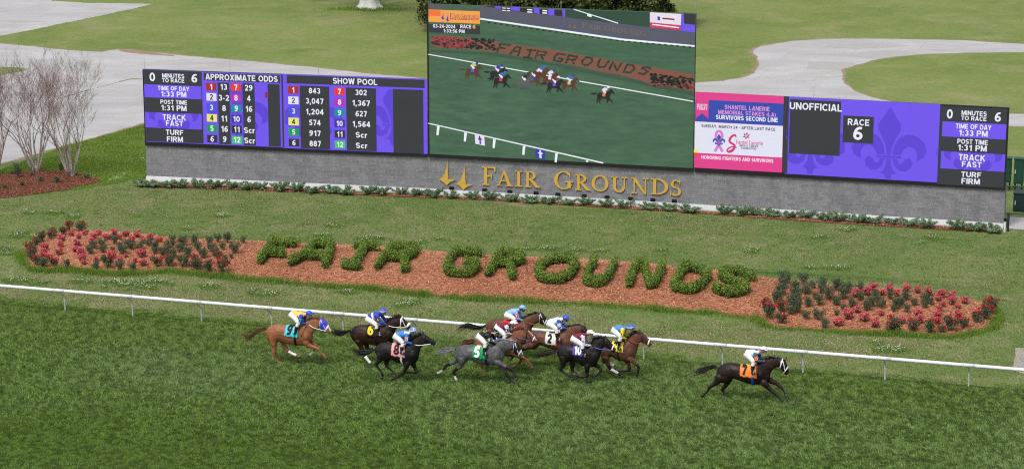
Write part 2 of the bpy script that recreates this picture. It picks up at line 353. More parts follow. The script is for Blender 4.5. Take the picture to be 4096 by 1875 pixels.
bed_px = [(98, 1002), (96, 1030), (100, 1048), (128, 1072), (180, 1085), (256, 1080), (320, 1082), (384, 1089), (470, 1095), (530, 1097), (598, 1092), (666, 1080), (726, 1086), (790, 1096), (854, 1101), (940, 1110), (1000, 1113), (1245, 1137), (1489, 1154), (1693, 1178), (1897, 1194), (2050, 1202), (2213, 1207), (2427, 1220), (2640, 1237), (2854, 1250), (3025, 1275), (3043, 1289), (3090, 1312), (3276, 1321), (3416, 1331), (3650, 1340), (3813, 1347), (3870, 1332), (3953, 1316), (3981, 1274), (3981, 1236), (3929, 1209), (3836, 1190), (3696, 1167), (3556, 1153), (3416, 1150), (3323, 1139), (3136, 1120), (3020, 1106), (2982, 1099), (2811, 1078), (2640, 1059), (2427, 1042), (2213, 1029), (2000, 1027), (1693, 1004), (1530, 988), (1346, 979), (1204, 977), (1000, 965), (939, 964), (768, 955), (640, 947), (512, 932), (384, 925), (299, 913), (213, 938), (128, 972)]
bed = [GT(*q) for q in bed_px]; BEDP = [p[:2] for p in bed]; TRKP = [p[:2] for p in track_poly]
k = ~inpoly(BEDP, x, y) & ~inpoly(TRKP, x, y) & ~inpoly(MOUNDP, x, y) & ~inpoly([p[:2] for p in strip], x, y); x, y = x[k], y[k]
cl = vnoise(x, y, 2.5, 4)*.6+vnoise(x, y, 6, 5)*.4
hgt = .018+.035*rng.random(len(x))+.05*smooth((cl-.6)/.25)
blades('infield_grass', x, y, terr(x, y)+.002, hgt, .026, rng.uniform(0, 6.28, len(x)), .6, M_BI, 'mown grass of the infield with dry tan patches')
# taller unmown fringe along the front of the bed
fr = bed[0:38]; X = []; Y = []; W = []
for a, b in zip(fr[:-1], fr[1:]):
    L = np.linalg.norm(b-a); m = int(L*700)
    tt = rng.random(m); nn = np.array([a[1]-b[1], b[0]-a[0]])/L; off = rng.normal(-.12, .16, m)
    X.append(a[0]+(b-a)[0]*tt+nn[0]*off); Y.append(a[1]+(b-a)[1]*tt+nn[1]*off)
X = np.concatenate(X); Y = np.concatenate(Y); k = rng.random(len(X)) < .25+.75*smooth((vnoise(X, Y, .9, 8)-.2)/.4); X, Y = X[k], Y[k]
hh = (.12+.22*vnoise(X, Y, 1.3, 9))*rng.uniform(.6, 1.15, len(X))
M_FR = blade_mat('fringe_blades', [(.13, .23, .03), (.19, .31, .05), (.26, .38, .085)], None, .8, .6, .5, .45)
blades('fringe_grass', X, Y, terr(X, Y)-.02, hh, .03, rng.uniform(0, 6.28, len(X)), .45, M_FR, 'tall bright unmown grass edging the mulch bed')
# weedy bright grass left of the wall and on the far lawn
x, y = scatter([G(-30, 690), G(110, 640), G(300, 575), G(577, 500), G(590, 640), G(590, 715), G(300, 760), G(-30, 740)], 110000); k = ~inpoly(MOUNDP, x, y); x, y = x[k], y[k]
M_BW = blade_mat('weed_blades', [(.16, .27, .04), (.22, .34, .06), (.30, .41, .10)], (.30, .28, .14), .3, .68, .6, .45)
blades('far_grass', x, y, np.full(len(x), .004), (.03+.12*vnoise(x, y, 1.2, 12))*rng.uniform(.5, 1.2, len(x)), .04, rng.uniform(0, 6.28, len(x)), .6, M_BW, 'bright weedy grass beside the pavement')
# the dry, worn band between the bed and the rail: sparse straw among the green
x, y = scatter([G(-60, 1085), G(1000, 1125), G(2050, 1215), G(3050, 1300), G(3700, 1355), G(3900, 1420), G(3300, 1465), G(2200, 1375), G(1100, 1280), G(-60, 1185)], 330000)
k = ~inpoly(BEDP, x, y) & ~inpoly(TRKP, x, y) & (rng.random(len(x)) < smooth((vnoise(x, y, .35, 31)*.6+vnoise(x, y, 1.4, 32)*.4-.24)/.34)); x, y = x[k], y[k]
blades('straw', x, y, terr(x, y)+.002, rng.uniform(.02, .05, len(x)), .03, rng.uniform(0, 6.28, len(x)), 1.2, blade_mat('straw_blades', [(.30, .26, .14), (.42, .36, .22), (.52, .46, .31)], None, .6, .6, .4, .4), 'dry straw-coloured worn grass behind the running rail')
x, y = scatter([G(-60, 800), G(590, 752), G(1712, 795), G(2776, 860), G(4014, 935), G(4160, 950), G(4160, 1400), G(3990, 1300), G(3950, 1200), G(3000, 1095), G(2000, 1015), G(1000, 955), G(300, 900), G(-60, 1000)], 260000)
k = ~inpoly(BEDP, x, y) & ~inpoly([p[:2] for p in strip], x, y) & (rng.random(len(x)) < smooth((vnoise(x, y, .30, 33)*.55+vnoise(x, y, 1.1, 34)*.45-.52)/.2)); x, y = x[k], y[k]
blades('straw', x, y, terr(x, y)+.002, rng.uniform(.02, .05, len(x)), .03, rng.uniform(0, 6.28, len(x)), 1.2, bpy.data.materials['straw_blades'], 'tan dry patches in the lawn below the wall')
# weeds in the long crack of the pavement
X = []
for (a, b) in (((255, 392), (330, 368)), ((330, 368), (420, 345)), ((420, 345), (520, 318)), ((520, 318), (575, 317))):
    for i in range(320): q = random.random(); p_ = G(a[0]+(b[0]-a[0])*q, a[1]+(b[1]-a[1])*q); X.append(p_+np.array([0, random.gauss(0, .06), 0]))
X = np.array(X); k = rng.random(len(X)) < .25+.75*smooth((vnoise(X[:, 0], X[:, 1]*0, 1.2, 51)-.2)/.4); X = X[k]
blades('crack_weeds', X[:, 0], X[:, 1], X[:, 2]+.01, rng.uniform(.02, .07, len(X)), .035, rng.uniform(0, 6.28, len(X)), .7, blade_mat('crack_weed', [(.2, .22, .08), (.3, .29, .13), (.38, .35, .19)]), 'dry weeds growing in the long pavement crack')
# clover
cp = [(30, 1005, 60, 16), (75, 940, 70, 14), (130, 1125, 70, 16), (330, 1125, 45, 10), (540, 1140, 150, 22), (850, 1145, 45, 12), (925, 1160, 40, 12), (1055, 1170, 60, 16), (1075, 1190, 35, 10), (1390, 1170, 30, 10), (1630, 1215, 50, 18), (1340, 1165, 20, 6), (315, 870, 45, 10), (115, 852, 25, 7), (210, 853, 40, 6), (380, 862, 35, 7), (530, 862, 50, 8), (875, 863, 45, 8), (840, 925, 40, 8), (745, 916, 16, 6), (1490, 953, 55, 8), (1290, 943, 30, 6), (1680, 970, 22, 6), (1750, 958, 25, 6), (2110, 1000, 25, 6), (2210, 996, 70, 7), (2290, 1003, 40, 7), (2390, 1007, 40, 6), (2630, 1003, 30, 6), (3002, 1006, 22, 12), (3280, 952, 60, 8), (3385, 920, 40, 10), (3680, 970, 50, 12), (3730, 957, 40, 8), (3350, 1070, 60, 10), (3480, 1065, 40, 8), (3240, 1073, 25, 6), (3530, 1370, 50, 8), (3560, 1400, 60, 14), (690, 740, 45, 5), (3540, 1382, 40, 8), (620, 640, 60, 8), (150, 950, 50, 8), (3000, 860, 22, 4), (60, 1120, 40, 10), (2650, 870, 40, 6), (1330, 905, 40, 6)]
VX = []; GX = []
for (px, py, rx, ry) in cp:
    m = int(rx*ry*.42)+24
    for j in range(m):
        r = math.sqrt(random.random()); a = random.uniform(0, 6.283); qx, qy = px+rx*r*math.cos(a), py+ry*r*math.sin(a)
        p = GT(qx, qy)
        if float(vnoise(np.array([p[0]]), np.array([p[1]]), 2.2, 21)[0]) < .30+.35*r: continue
        GX.append(p)
        if random.random() < .30*(1-r*.5): VX.append(p)
GX = np.array(GX); GX = np.repeat(GX, 7, 0)+np.concatenate([rng.normal(0, .15, (len(GX)*7, 2)), np.zeros((len(GX)*7, 1))], 1)
blades('clover_leaves', GX[:, 0], GX[:, 1], GX[:, 2], rng.uniform(.03, .09, len(GX)), .05, rng.uniform(0, 6.28, len(GX)), .7, blade_mat('clover_leaf', [(.14, .24, .055), (.19, .30, .075), (.25, .36, .11)], None, .8, .6, .5, .45), 'patches of green clover in the infield grass')
mb = MB()
for p in VX:
    s = random.uniform(.013, .021); q = p+np.array([random.gauss(0, .08), random.gauss(0, .08), random.uniform(.08, .14)])
    mb.add([q+s*np.array(k_) for k_ in ((1, 0, 0), (0, 1, 0), (-1, 0, 0), (0, -1, 0), (0, 0, 1.2), (0, 0, -.8))], [(0, 1, 4), (1, 2, 4), (2, 3, 4), (3, 0, 4), (1, 0, 5), (2, 1, 5), (3, 2, 5), (0, 3, 5)])
tag(mb.build('clover_flowers', plain('clover_white', (.66, .67, .58), .8, .1)), 'tiny white clover flowers dotted over the infield', 'flowers', kind='stuff')
# ------------------------------------------------------------------ mulch
def mulch_mat(name, a, b, c_):
    t = NT(name); w = t.pos((1, 1, 1), (0, 0, 0), 'World')
    vo = t.n('TexVoronoi', {'Vector': t.pos((9, 22, 9), (0, 0, .5), 'World'), 'Scale': 1.0, 'Randomness': 1.0})
    c = t.ramp(t.noise(w, .35, 5, .65), [(.32, a), (.5, b), (.68, c_)])
    c = t.mix(t.ramp(t.n('SeparateColor', {0: vo.outputs['Color']}).outputs[0], [(.2, .55), (.75, 0.0)]), c, tuple(q*.5 for q in a))
    c = t.mix(t.ramp(t.n('SeparateColor', {0: vo.outputs['Color']}).outputs[1], [(.62, 0.0), (.95, .6)]), c, tuple(min(1, q*1.5) for q in c_))
    t.set('Base Color', c); t.set('Roughness', .9); t.set('Specular IOR Level', .15)
    t.bump(vo.outputs['Distance'], .7, .05); return t.m
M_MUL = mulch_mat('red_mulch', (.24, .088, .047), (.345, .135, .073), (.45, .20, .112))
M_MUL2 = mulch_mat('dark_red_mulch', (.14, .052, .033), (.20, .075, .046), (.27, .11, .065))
sheet('mulch_bed', bed, .03, M_MUL, .7, wob=.05)
def chips(poly, n, mat, name, lab):
    lo = np.min([p[:2] for p in poly], 0); hi = np.max([p[:2] for p in poly], 0)
    x = rng.uniform(lo[0], hi[0], n); y = rng.uniform(lo[1], hi[1], n); k = inpoly([p[:2] for p in poly], x, y); x, y = x[k], y[k]; n = len(x)
    a = rng.uniform(0, PI, n); L = rng.uniform(.02, .07, n); W = rng.uniform(.006, .016, n); tl = rng.normal(0, .35, n); z = terr(x, y)+.035+rng.uniform(0, .03, n)
    dx, dy = np.cos(a)*L, np.sin(a)*L; ex, ey = -np.sin(a)*W, np.cos(a)*W; dz = np.sin(tl)*L
    V = np.stack([np.stack([x+s*dx+q*ex, y+s*dy+q*ey, z+s*dz], -1) for s, q in ((-1, -1), (1, -1), (1, 1), (-1, 1))], 1).reshape(-1, 3)
    o = link(name, fast_mesh(name, V, np.arange(4*n).reshape(-1, 4)), mat); tag(o, lab, 'mulch', kind='stuff')
def chip_mat(name, cols):
    t = NT(name); g = t.n('NewGeometry'); t.set('Base Color', t.ramp(g.outputs['Random Per Island'], [(0, cols[0]), (.5, cols[1]), (1, cols[2])])); t.set('Roughness', .9); t.set('Specular IOR Level', .15); return t.m
M_CH = chip_mat('mulch_chip', [(.2, .075, .045), (.44, .19, .105), (.64, .34, .21)])
chips(bed, 150000, M_CH, 'mulch_chips', 'loose red wood chips covering the long flower bed')
mound_px = [(-700, 770), (-200, 715), (0, 703), (70, 691), (152, 685), (234, 685), (293, 694), (351, 706), (404, 721), (400, 730), (351, 741), (263, 762), (176, 773), (88, 785), (0, 794), (-200, 815), (-700, 880)]
mound = gp(mound_px)
def mound_h(x, y):
    c = G(120, 735); return 0.0
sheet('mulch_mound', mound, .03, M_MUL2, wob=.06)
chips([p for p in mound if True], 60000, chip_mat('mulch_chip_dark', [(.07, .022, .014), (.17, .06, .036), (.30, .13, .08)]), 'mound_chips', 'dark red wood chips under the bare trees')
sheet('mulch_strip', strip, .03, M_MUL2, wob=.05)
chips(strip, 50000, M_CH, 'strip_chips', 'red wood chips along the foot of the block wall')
# ------------------------------------------------------------------ the scoreboard: wall, screens, lettering
WP = [G(588, 722), G(1712, 773), G(2776, 836), G(4014, 914)]
FAC = []
for a, b in zip(WP[:-1], WP[1:]):
    d = (b-a)/np.linalg.norm(b-a); FAC.append((a, d, np.array([d[1], -d[0], 0.]), np.linalg.norm(b-a)))
EZ = np.array([0, 0, 1.])
t = NT('split_face_block'); uv = t.n('UVMap').outputs[0]
br = t.n('TexBrick', {'Vector': uv, 'Color1': (.185, .185, .20, 1), 'Color2': (.25, .25, .268, 1), 'Mortar': (.36, .36, .375, 1), 'Scale': 1.0, 'Mortar Size': .010, 'Mortar Smooth': .3, 'Bias': -.1, 'Brick Width': .46, 'Row Height': .21})
w = t.pos((1, 1, 1), (0, 0, 0), 'World'); st = t.noise(w, .5, 6, .7); sp = t.noise(w, 14, 4, .7)
c = t.mix(t.ramp(t.noise(t.pos((1, 1, .3), (0, 0, 0), 'World'), 1.6, 4, .7), [(.45, 0.0), (.72, .65)]), br.outputs[0], (.14, .14, .155))
c = t.mix(t.ramp(st, [(.5, 0.0), (.8, .5)]), c, (.26, .26, .275)); c = t.mix(t.ramp(sp, [(.3, .4), (.55, 0.0)]), c, (.14, .14, .155))
c = t.mix(t.ramp(t.noise(w, 1.1, 8, .8), [(.60, 0.0), (.70, .55)]), c, (.40, .40, .42))
t.set('Base Color', c); t.set('Roughness', .92); t.set('Specular IOR Level', .2)
bw = t.math('ADD', t.math('MULTIPLY', br.outputs[1], -.6), t.math('MULTIPLY', sp, .7)); t.bump(bw, .7, .04); M_BLK = t.m
M_LEDGE = plain('white_footing', (.45, .46, .475), .8, .12, 3, .2)
def strip_mesh(name, offs, mats, z_of, parent, O):
    """a band bent along the three facets: offs = [(out, z), ...] profile"""
    mb = MB(); rs = []
    for i, p in enumerate(WP):
        if i == 0: n = FAC[0][2]
        elif i == 3: n = FAC[2][2]
        else:
            n = FAC[i-1][2]+FAC[i][2]; n = n/np.dot(n, FAC[i][2])
        rs.append([p+n*o+EZ*z for o, z in offs])
    mb.rings(rs); return mb.build(name, mats, parent, O)
WO = (WP[1]+WP[2])/2
wall = empty('block_wall', WO, 'long grey block wall carrying the display screens', 'wall')
wb = strip_mesh('wall', [(0, -.1), (0, 2.2), (-.9, 2.2), (-.9, -.1)], M_BLK, 0, wall, WO)
me = wb.data; uvl = me.uv_layers.new(name='UVMap'); s0 = [0, FAC[0][3], FAC[0][3]+FAC[1][3], sum(f[3] for f in FAC)]
for pol in me.polygons:
    for li in pol.loop_indices:
        co = np.array(me.vertices[me.loops[li].vertex_index].co)+WO
        k = min(range(4), key=lambda i: np.linalg.norm(co[:2]-WP[i][:2])); uvl.data[li].uv = (s0[k], co[2]-.2)
strip_mesh('footing', [(.004, .27), (.08, .25), (.24, .06), (.25, -.1), (.004, -.1)], M_LEDGE, 0, wall, WO)
# --- text
_tx = {}
def textgeo(s, bold=.034):
    k = (s, bold)
    if k in _tx: return _tx[k]
    cu = bpy.data.curves.new('t', 'FONT'); cu.body = s; cu.size = 1; cu.offset = bold; cu.resolution_u = 3
    o = bpy.data.objects.new('t', cu); COL.objects.link(o)
    dg = bpy.context.evaluated_depsgraph_get(); me = bpy.data.meshes.new_from_object(o.evaluated_get(dg))
    V = np.array([v.co[:2] for v in me.vertices]); F = [tuple(p.vertices) for p in me.polygons]
    bpy.data.objects.remove(o); bpy.data.curves.remove(cu); bpy.data.meshes.remove(me)
    lo, hi = V.min(0), V.max(0); V = (V-(lo+hi)/2)/(hi-lo); _tx[k] = (V, F, (hi-lo)[0]/(hi-lo)[1]); return _tx[k]
# --- bold sans lettering, drawn as mitred strokes on a unit cap height
def Ea(cx, cy, rx, ry, a0, a1, n=12): return [(cx+rx*math.cos(math.radians(a0+(a1-a0)*i/n)), cy+ry*math.sin(math.radians(a0+(a1-a0)*i/n))) for i in range(n+1)]
GLY = {'A': (.80, [[(.10, 0), (.37, 1)], [(.70, 0), (.43, 1)], [(.2, .27), (.6, .27)]]), 'B': (.74, [[(.1, 0), (.1, 1)], [(.1, .905), (.40, .905)]+Ea(.40, .70, .19, .205, 90, -90)+[(.1, .495)], [(.42, .495)]+Ea(.42, .295, .22, .2, 90, -90)+[(.1, .095)]]),
 'C': (.78, [Ea(.42, .5, .32, .405, 42, 318, 18)]), 'D': (.76, [[(.1, 0), (.1, 1)], [(.1, .905), (.34, .905)]+Ea(.34, .5, .32, .405, 90, -90)+[(.1, .095)]]), 'E': (.68, [[(.1, 0), (.1, 1)], [(.1, .905), (.63, .905)], [(.1, .51), (.58, .51)], [(.1, .095), (.65, .095)]]),
 'F': (.64, [[(.1, 0), (.1, 1)], [(.1, .905), (.62, .905)], [(.1, .49), (.55, .49)]]), 'G': (.82, [Ea(.43, .5, .33, .405, 45, 340, 18), [(.45, .44), (.80, .44)], [(.73, .05), (.73, .44)]]), 'H': (.76, [[(.1, 0), (.1, 1)], [(.66, 0), (.66, 1)], [(.1, .52), (.66, .52)]]), 'I': (.20, [[(.1, 0), (.1, 1)]]),
 'K': (.76, [[(.1, 0), (.1, 1)], [(.62, 1), (.14, .42)], [(.30, .58), (.66, 0)]]), 'L': (.62, [[(.1, 0), (.1, 1)], [(.1, .095), (.60, .095)]]), 'M': (.90, [[(.1, 0), (.1, 1)], [(.80, 0), (.80, 1)], [(.15, .97), (.45, .06)], [(.75, .97), (.45, .06)]]), 'N': (.76, [[(.1, 0), (.1, 1)], [(.66, 0), (.66, 1)], [(.13, .95), (.63, .05)]]),
 'O': (.86, [Ea(.43, .5, .33, .405, 0, 360, 24)]), 'P': (.70, [[(.1, 0), (.1, 1)], [(.1, .905), (.40, .905)]+Ea(.40, .68, .21, .225, 90, -90)+[(.1, .455)]]), 'R': (.76, [[(.1, 0), (.1, 1)], [(.1, .905), (.42, .905)]+Ea(.42, .69, .21, .215, 90, -90)+[(.1, .475)], [(.38, .46), (.66, 0)]]),
 'S': (.70, [Ea(.35, .695, .24, .21, 25, 265, 14), Ea(.35, .30, .255, .205, -155, 88, 14)]), 'T': (.68, [[(.34, 0), (.34, 1)], [(.02, .905), (.66, .905)]]), 'U': (.76, [[(.1, 1), (.1, .36)]+Ea(.38, .36, .28, .265, 180, 360)+[(.66, 1)]]), 'V': (.76, [[(.09, 1), (.36, 0)], [(.67, 1), (.40, 0)]]), 'W': (1.04, [[(.09, 1), (.28, 0)], [(.30, 0), (.51, .96)], [(.53, .96), (.74, 0)], [(.76, 0), (.95, 1)]]),
 'X': (.76, [[(.1, 0), (.66, 1)], [(.66, 0), (.1, 1)]]), 'Y': (.74, [[(.09, 1), (.36, .42)], [(.65, 1), (.38, .42)], [(.37, .48), (.37, 0)]]), '0': (.66, [Ea(.33, .5, .235, .405, 0, 360, 24)]), '1': (.52, [[(.38, 0), (.38, 1)], [(.40, .9), (.12, .70)]]), '2': (.66, [Ea(.32, .69, .215, .215, 165, -35, 10)+[(.14, .12)], [(.06, .095), (.60, .095)]]),
 '3': (.64, [Ea(.30, .70, .2, .205, 150, -85, 10), Ea(.30, .295, .23, .2, 85, -150, 10)]), '4': (.66, [[(.44, 0), (.44, 1)], [(.43, .93), (.09, .33)], [(.03, .29), (.63, .29)]]), '5': (.64, [[(.57, .905), (.18, .905)], [(.20, .95), (.14, .50)], Ea(.31, .33, .22, .235, 135, -150, 12)]), '6': (.64, [Ea(.32, .31, .215, .215, 0, 360, 16), Ea(.45, .34, .345, .56, 70, 180, 8)]),
 '7': (.62, [[(.05, .905), (.58, .905)], [(.53, .9), (.24, 0)]]), '8': (.66, [Ea(.33, .705, .19, .2, 0, 360, 16), Ea(.33, .295, .225, .2, 0, 360, 16)]), 'c': (.56, [Ea(.31, .36, .21, .27, 45, 315)]), 'r': (.42, [[(.1, 0), (.1, .72)], [(.12, .45)]+Ea(.34, .45, .2, .18, 160, 80, 5)]), ',': (.26, [[(.13, .16), (.08, -.18)]]), ':': (.24, [[(.12, 0), (.12, .19)], [(.12, .5), (.12, .69)]]), '-': (.38, [[(.04, .37), (.34, .37)]]), '(': (.34, [Ea(.46, .42, .33, .62, 140, 220, 8)]), ')': (.34, [Ea(-.12, .42, .33, .62, 40, -40, 8)]), '\u2022': (.36, [[(.06, .5), (.30, .5)]]), ' ': (.30, [])}
GLY['9'] = (.64, [[(.64-a, 1-b) for a, b in q] for q in GLY['6'][1]])
_sx = {}
def strokegeo(s, T=.185):
    k = (s, T)
    if k in _sx: return _sx[k]
    V = []; F = []; L = []; x = 0
    for ch in s:
        w_, st = GLY[ch]
        for si, P in enumerate(st):
            P = [np.array(p) for p in P]; P = [P[0]]+[q for a_, q in zip(P[:-1], P[1:]) if np.linalg.norm(q-a_) > 1e-4]; cl = np.linalg.norm(P[0]-P[-1]) < 1e-6; m = len(P); b = len(V)
            for i in range(m):
                a = P[i-1] if i else (P[-2] if cl else None); c = P[i+1] if i < m-1 else (P[1] if cl else None); d1 = P[i]-a if a is not None else c-P[i]; d2 = c-P[i] if c is not None else d1; d1 = d1/np.linalg.norm(d1); d2 = d2/np.linalg.norm(d2); t_ = d1+d2; t_ = t_/np.linalg.norm(t_); n_ = np.array([-t_[1], t_[0]]); h = T/2/max(.55, abs(np.dot(n_, np.array([-d1[1], d1[0]]))))
                for sg in (1, -1): q = P[i]+n_*h*sg; V.append((q[0]+x, q[1])); L.append(si)
            F += [(b+2*i, b+2*i+1, b+2*i+3, b+2*i+2) for i in range(m-1)]
        x += w_+.09
    V = np.array(V); lo, hi = V.min(0), V.max(0); hi[1] = max(hi[1], 1.0); lo[1] = min(lo[1], 0)
    if s and all(ch not in ',()' for ch in s): lo[1], hi[1] = 0, 1
    _sx[k] = ((V-(lo+hi)/2)/(hi-lo), F, (hi-lo)[0]/(hi-lo)[1], L); return _sx[k]
class Screen:
    """a lit screen on one facet, laid out from corners and centres read off the photograph"""
    def __init__(s, fi, out, org, sc):
        s.a, s.d, s.n, s.L = FAC[fi]; s.P0 = s.a+s.n*out; s.org = org; s.sc = sc
    def uz(s, x, y):
        p = PV(s.org[0]+x*s.sc, s.org[1]+y*s.sc, s.P0, s.n); q = p-s.P0; return np.dot(q, s.d), q[2]
    def P(s, u, z, lay): return s.P0+s.d*u+EZ*z+s.n*(lay*.004)
    def poly(s, mb, pts, lay, mi=0):
        mb.add([s.P(*s.uz(*p), lay) for p in pts], [tuple(range(len(pts)))][:1] if len(pts) < 5 else [tuple(range(len(pts)))], mi)
    def rect(s, mb, tl, br_, lay, mi=0):
        u0, z1 = s.uz(*tl); u1, z0 = s.uz(*br_); mb.add([s.P(u0, z0, lay), s.P(u1, z0, lay), s.P(u1, z1, lay), s.P(u0, z1, lay)], [(0, 1, 2, 3)], mi); return u0, z0, u1, z1
    def text(s, mb, txt, c, h, w, lay, mi=0, bold=.034):
        if all(ch in GLY for ch in txt): V, F, asp, LL = strokegeo(txt)
        else: (V, F, asp), LL = textgeo(txt, bold), None
        u, z = s.uz(*c); hh = h*s.sc/FPX*np.linalg.norm(s.P(u, z, 0)-_C)/math.cos(PITCH)
        if w:
            u0 = s.uz(c[0]-w/2, c[1])[0]; u1 = s.uz(c[0]+w/2, c[1])[0]; ww = u1-u0
        else: ww = hh*asp
        mb.add([s.P(u+q[0]*ww, z+q[1]*hh, lay+(LL[i]*.12 if LL else 0)) for i, q in enumerate(V)], F, mi)
def bent(pts): return pts
K = (50, 53, 57); PUR = (112, 84, 238); PUD = (92, 66, 214); WHT = (236, 240, 252)
M_CAB = plain('black_cabinet', (.012, .012, .014), .55, .2, 3, .3)
def cabinet(parent, O, fi, u0, u1, z0, z1, out, depth, name='cabinet'):
    a, d, n, L = FAC[fi]; mb = MB(); c = a+d*(u0+u1)/2+EZ*(z0+z1)/2+n*(out-depth/2)
    mb.box(c, u1-u0, depth, z1-z0, d, n, EZ); return mb.build(name, M_CAB, parent, O)
def rods(parent, O, px, fi, out, ztop):
    M = pm((150, 152, 155), .4)
    for x in px:
        a, d, n, L = FAC[fi]; p = PV(x[0], x[1], a+n*(out-.3), n); p[2] = ztop-.05; mb = MB(); mb.tube([p, p+EZ*.62], [.012, .008], 6); mb.build('lightning_rod', M, parent, O)
FLEUR_HALF = [[(0, 1.0), (.06, .9), (.16, .74), (.27, .58), (.27, .45), (.17, .25), (.08, .05), (.045, -.18), (0, -.18)],
              [(.09, -.17), (.12, .02), (.2, .2), (.32, .31), (.48, .35), (.68, .30), (.84, .16), (.9, -.02), (.84, -.2), (.66, -.3), (.68, -.12), (.60, .02), (.47, .06), (.36, -.02), (.28, -.17)],
              [(0, -.19), (.30, -.19), (.30, -.25), (0, -.25)],
              [(.09, -.26), (.2, -.26), (.26, -.38), (.34, -.36), (.38, -.27), (.5, -.22), (.58, -.34), (.54, -.47), (.42, -.56), (.28, -.55), (.15, -.45)],
              [(0, -.26), (.05, -.26), (.07, -.42), (.12, -.55), (.2, -.62), (.1, -.64), (.05, -.8), (0, -.86)]]
def fleur(s, mb, c, half_h, lay, mi, clip=None, wide=1.0):
    u0, z0 = s.uz(*c); sc = half_h*s.sc/FPX*np.linalg.norm(s.P(u0, z0, 0)-_C)/math.cos(PITCH)
    cu = cz = None
    if clip:
        a = s.uz(*clip[0]); b = s.uz(*clip[1]); cu = (min(a[0], b[0]), max(a[0], b[0])); cz = (min(a[1], b[1]), max(a[1], b[1]))
    def clippoly(P):
        for ax, val, sg in ((0, cu[0], 1), (0, cu[1], -1), (1, cz[0], 1), (1, cz[1], -1)):
            out = []
            for i in range(len(P)):
                p, q = P[i], P[(i+1) % len(P)]; ip, iq = sg*(p[ax]-val) >= 0, sg*(q[ax]-val) >= 0
                if ip: out.append(p)
                if ip != iq:
                    tt = (val-p[ax])/(q[ax]-p[ax]); out.append(tuple(p[k]+(q[k]-p[k])*tt for k in (0, 1)))
            P = out
            if len(P) < 3: return None
        return P
    for sg in (-1, 1):
        for H in FLEUR_HALF:
            for Q in tris(H):
                P = [(u0+sg*p[0]*sc*wide, z0+p[1]*sc) for p in Q]
                if clip: P = clippoly(P)
                if P:
                    mb.add([s.P(p[0], p[1], lay) for p in P], [tuple(range(len(P))) if sg > 0 else tuple(reversed(range(len(P))))], mi)
def tris(poly):
    from mathutils.geometry import tessellate_polygon
    return [[poly[i] for i in tr] for tr in tessellate_polygon([[Vector((p[0], p[1], 0)) for p in poly]])]
TILE = {1: (170, 40, 38), 2: (226, 228, 240), 3: (72, 84, 222), 4: (232, 234, 120), 5: (16, 152, 84), 6: (44, 46, 52), 7: (232, 56, 44), 8: (184, 44, 176), 9: (14, 140, 160), 10: (60, 44, 170), 11: (44, 46, 52), 12: (60, 200, 100)}
OUT = .10
# ---- left tote board
BO = FAC[0][0]+FAC[0][1]*8+EZ*2.1
tl_ = empty('tote_board', BO, 'left scoreboard screen showing approximate odds and show pool', 'scoreboard', 'tote screens beside the video board')
cabinet(tl_, BO, 0, -.0, FAC[0][3]-.02, 2.0, 6.2, OUT, .22)
S = Screen(0, OUT, (550, 230), .34783); A = S; Bz = Screen(0, OUT, (1100, 270), .31383)
PINK_, AW_ = (226, 62, 140), (226, 228, 244)
def part(build, name, mats, parent, O):
    mb = MB(); build(mb); return mb.build(name, [led(*((m, .07) if m in (PUR, PUD, PINK_, AW_) else (m, .16) if m == K else (m,))) for m in mats], parent, O)
bgp = part(lambda mb: S.rect(mb, (70, 142), (1690, 1035), 1), 'screen', [PUR], tl_, BO)
part(lambda mb: Bz.rect(mb, (80, 84), (1945, 1103), 2), 'screen', [PUR], tl_, BO)
def stats(S, parent, O, panel, purple, texts):
    p = part(lambda mb: S.rect(mb, *panel, 3), 'time_panel', [K], parent, O)
    for i, r in enumerate(purple):
        part(lambda mb: S.rect(mb, *r, 4), 'lit_band', [PUR], p, O)
    mb = MB(); fleur(S, mb, *purple_fleur[0], 5, 0, clip=purple[1], wide=1.0); mb.build('fleur_emblem', led(PUD), p, O)
    for tx in texts: part(lambda mb: S.text(mb, *tx, 6), 'lettering', [WHT], p, O)
purple_fleur = [((415, 640), 330)]
stats(S, tl_, BO, ((72, 144), (762, 990)), [((77, 308), (738, 482)), ((86, 626), (743, 830))],
      [('0', (172, 225), 96, 64), ('MINUTES', (412, 213), 48, 255), ('TO RACE', (412, 266), 46, 255), ('6', (655, 240), 96, 66), ('TIME OF DAY', (415, 358), 48, 360), ('1:33 PM', (418, 423), 60, 290), ('POST TIME', (418, 515), 48, 305), ('1:31 PM', (420, 582), 60, 290), ('TRACK', (424, 690), 62, 265), ('FAST', (427, 758), 60, 195), ('TURF', (428, 862), 58, 200), ('FIRM', (432, 940), 58, 185)])
op = part(lambda mb: (S.rect(mb, (762, 178), (1640, 295), 3), S.rect(mb, (920, 288), (1075, 1000), 3), S.rect(mb, (1207, 297), (1362, 1015), 3), S.rect(mb, (1495, 305), (1650, 1027), 3), S.rect(mb, (1652, 195), (1690, 1035), 3)), 'odds_panel', [K], tl_, BO)
mb = MB(); fleur(S, mb, (1160, 640), 400, 2, 0, clip=((765, 290), (1640, 1020)), wide=1.0); mb.build('fleur_emblem', led(PUD), tl_, BO)
part(lambda mb: S.text(mb, 'APPROXIMATE ODDS', (1197, 236), 66, 830, 5), 'lettering', [WHT], op, BO)
part(lambda mb: S.rect(mb, (1466, 398), (1494, 466), 4), 'lit_band', [(150, 30, 50)], op, BO)
def tiles(S, parent, O, pos, w, h, th):
    for k, (x, y) in pos.items():
        tp = part(lambda mb: S.rect(mb, (x-w/2, y-h/2-2), (x+w/2, y+h/2+2), 4), 'number_tile', [TILE[k]], parent, O)
        part(lambda mb: S.text(mb, str(k), (x, y), th, None, 6), 'lettering', [(36, 38, 40) if k in (2, 4) else WHT], tp, O)
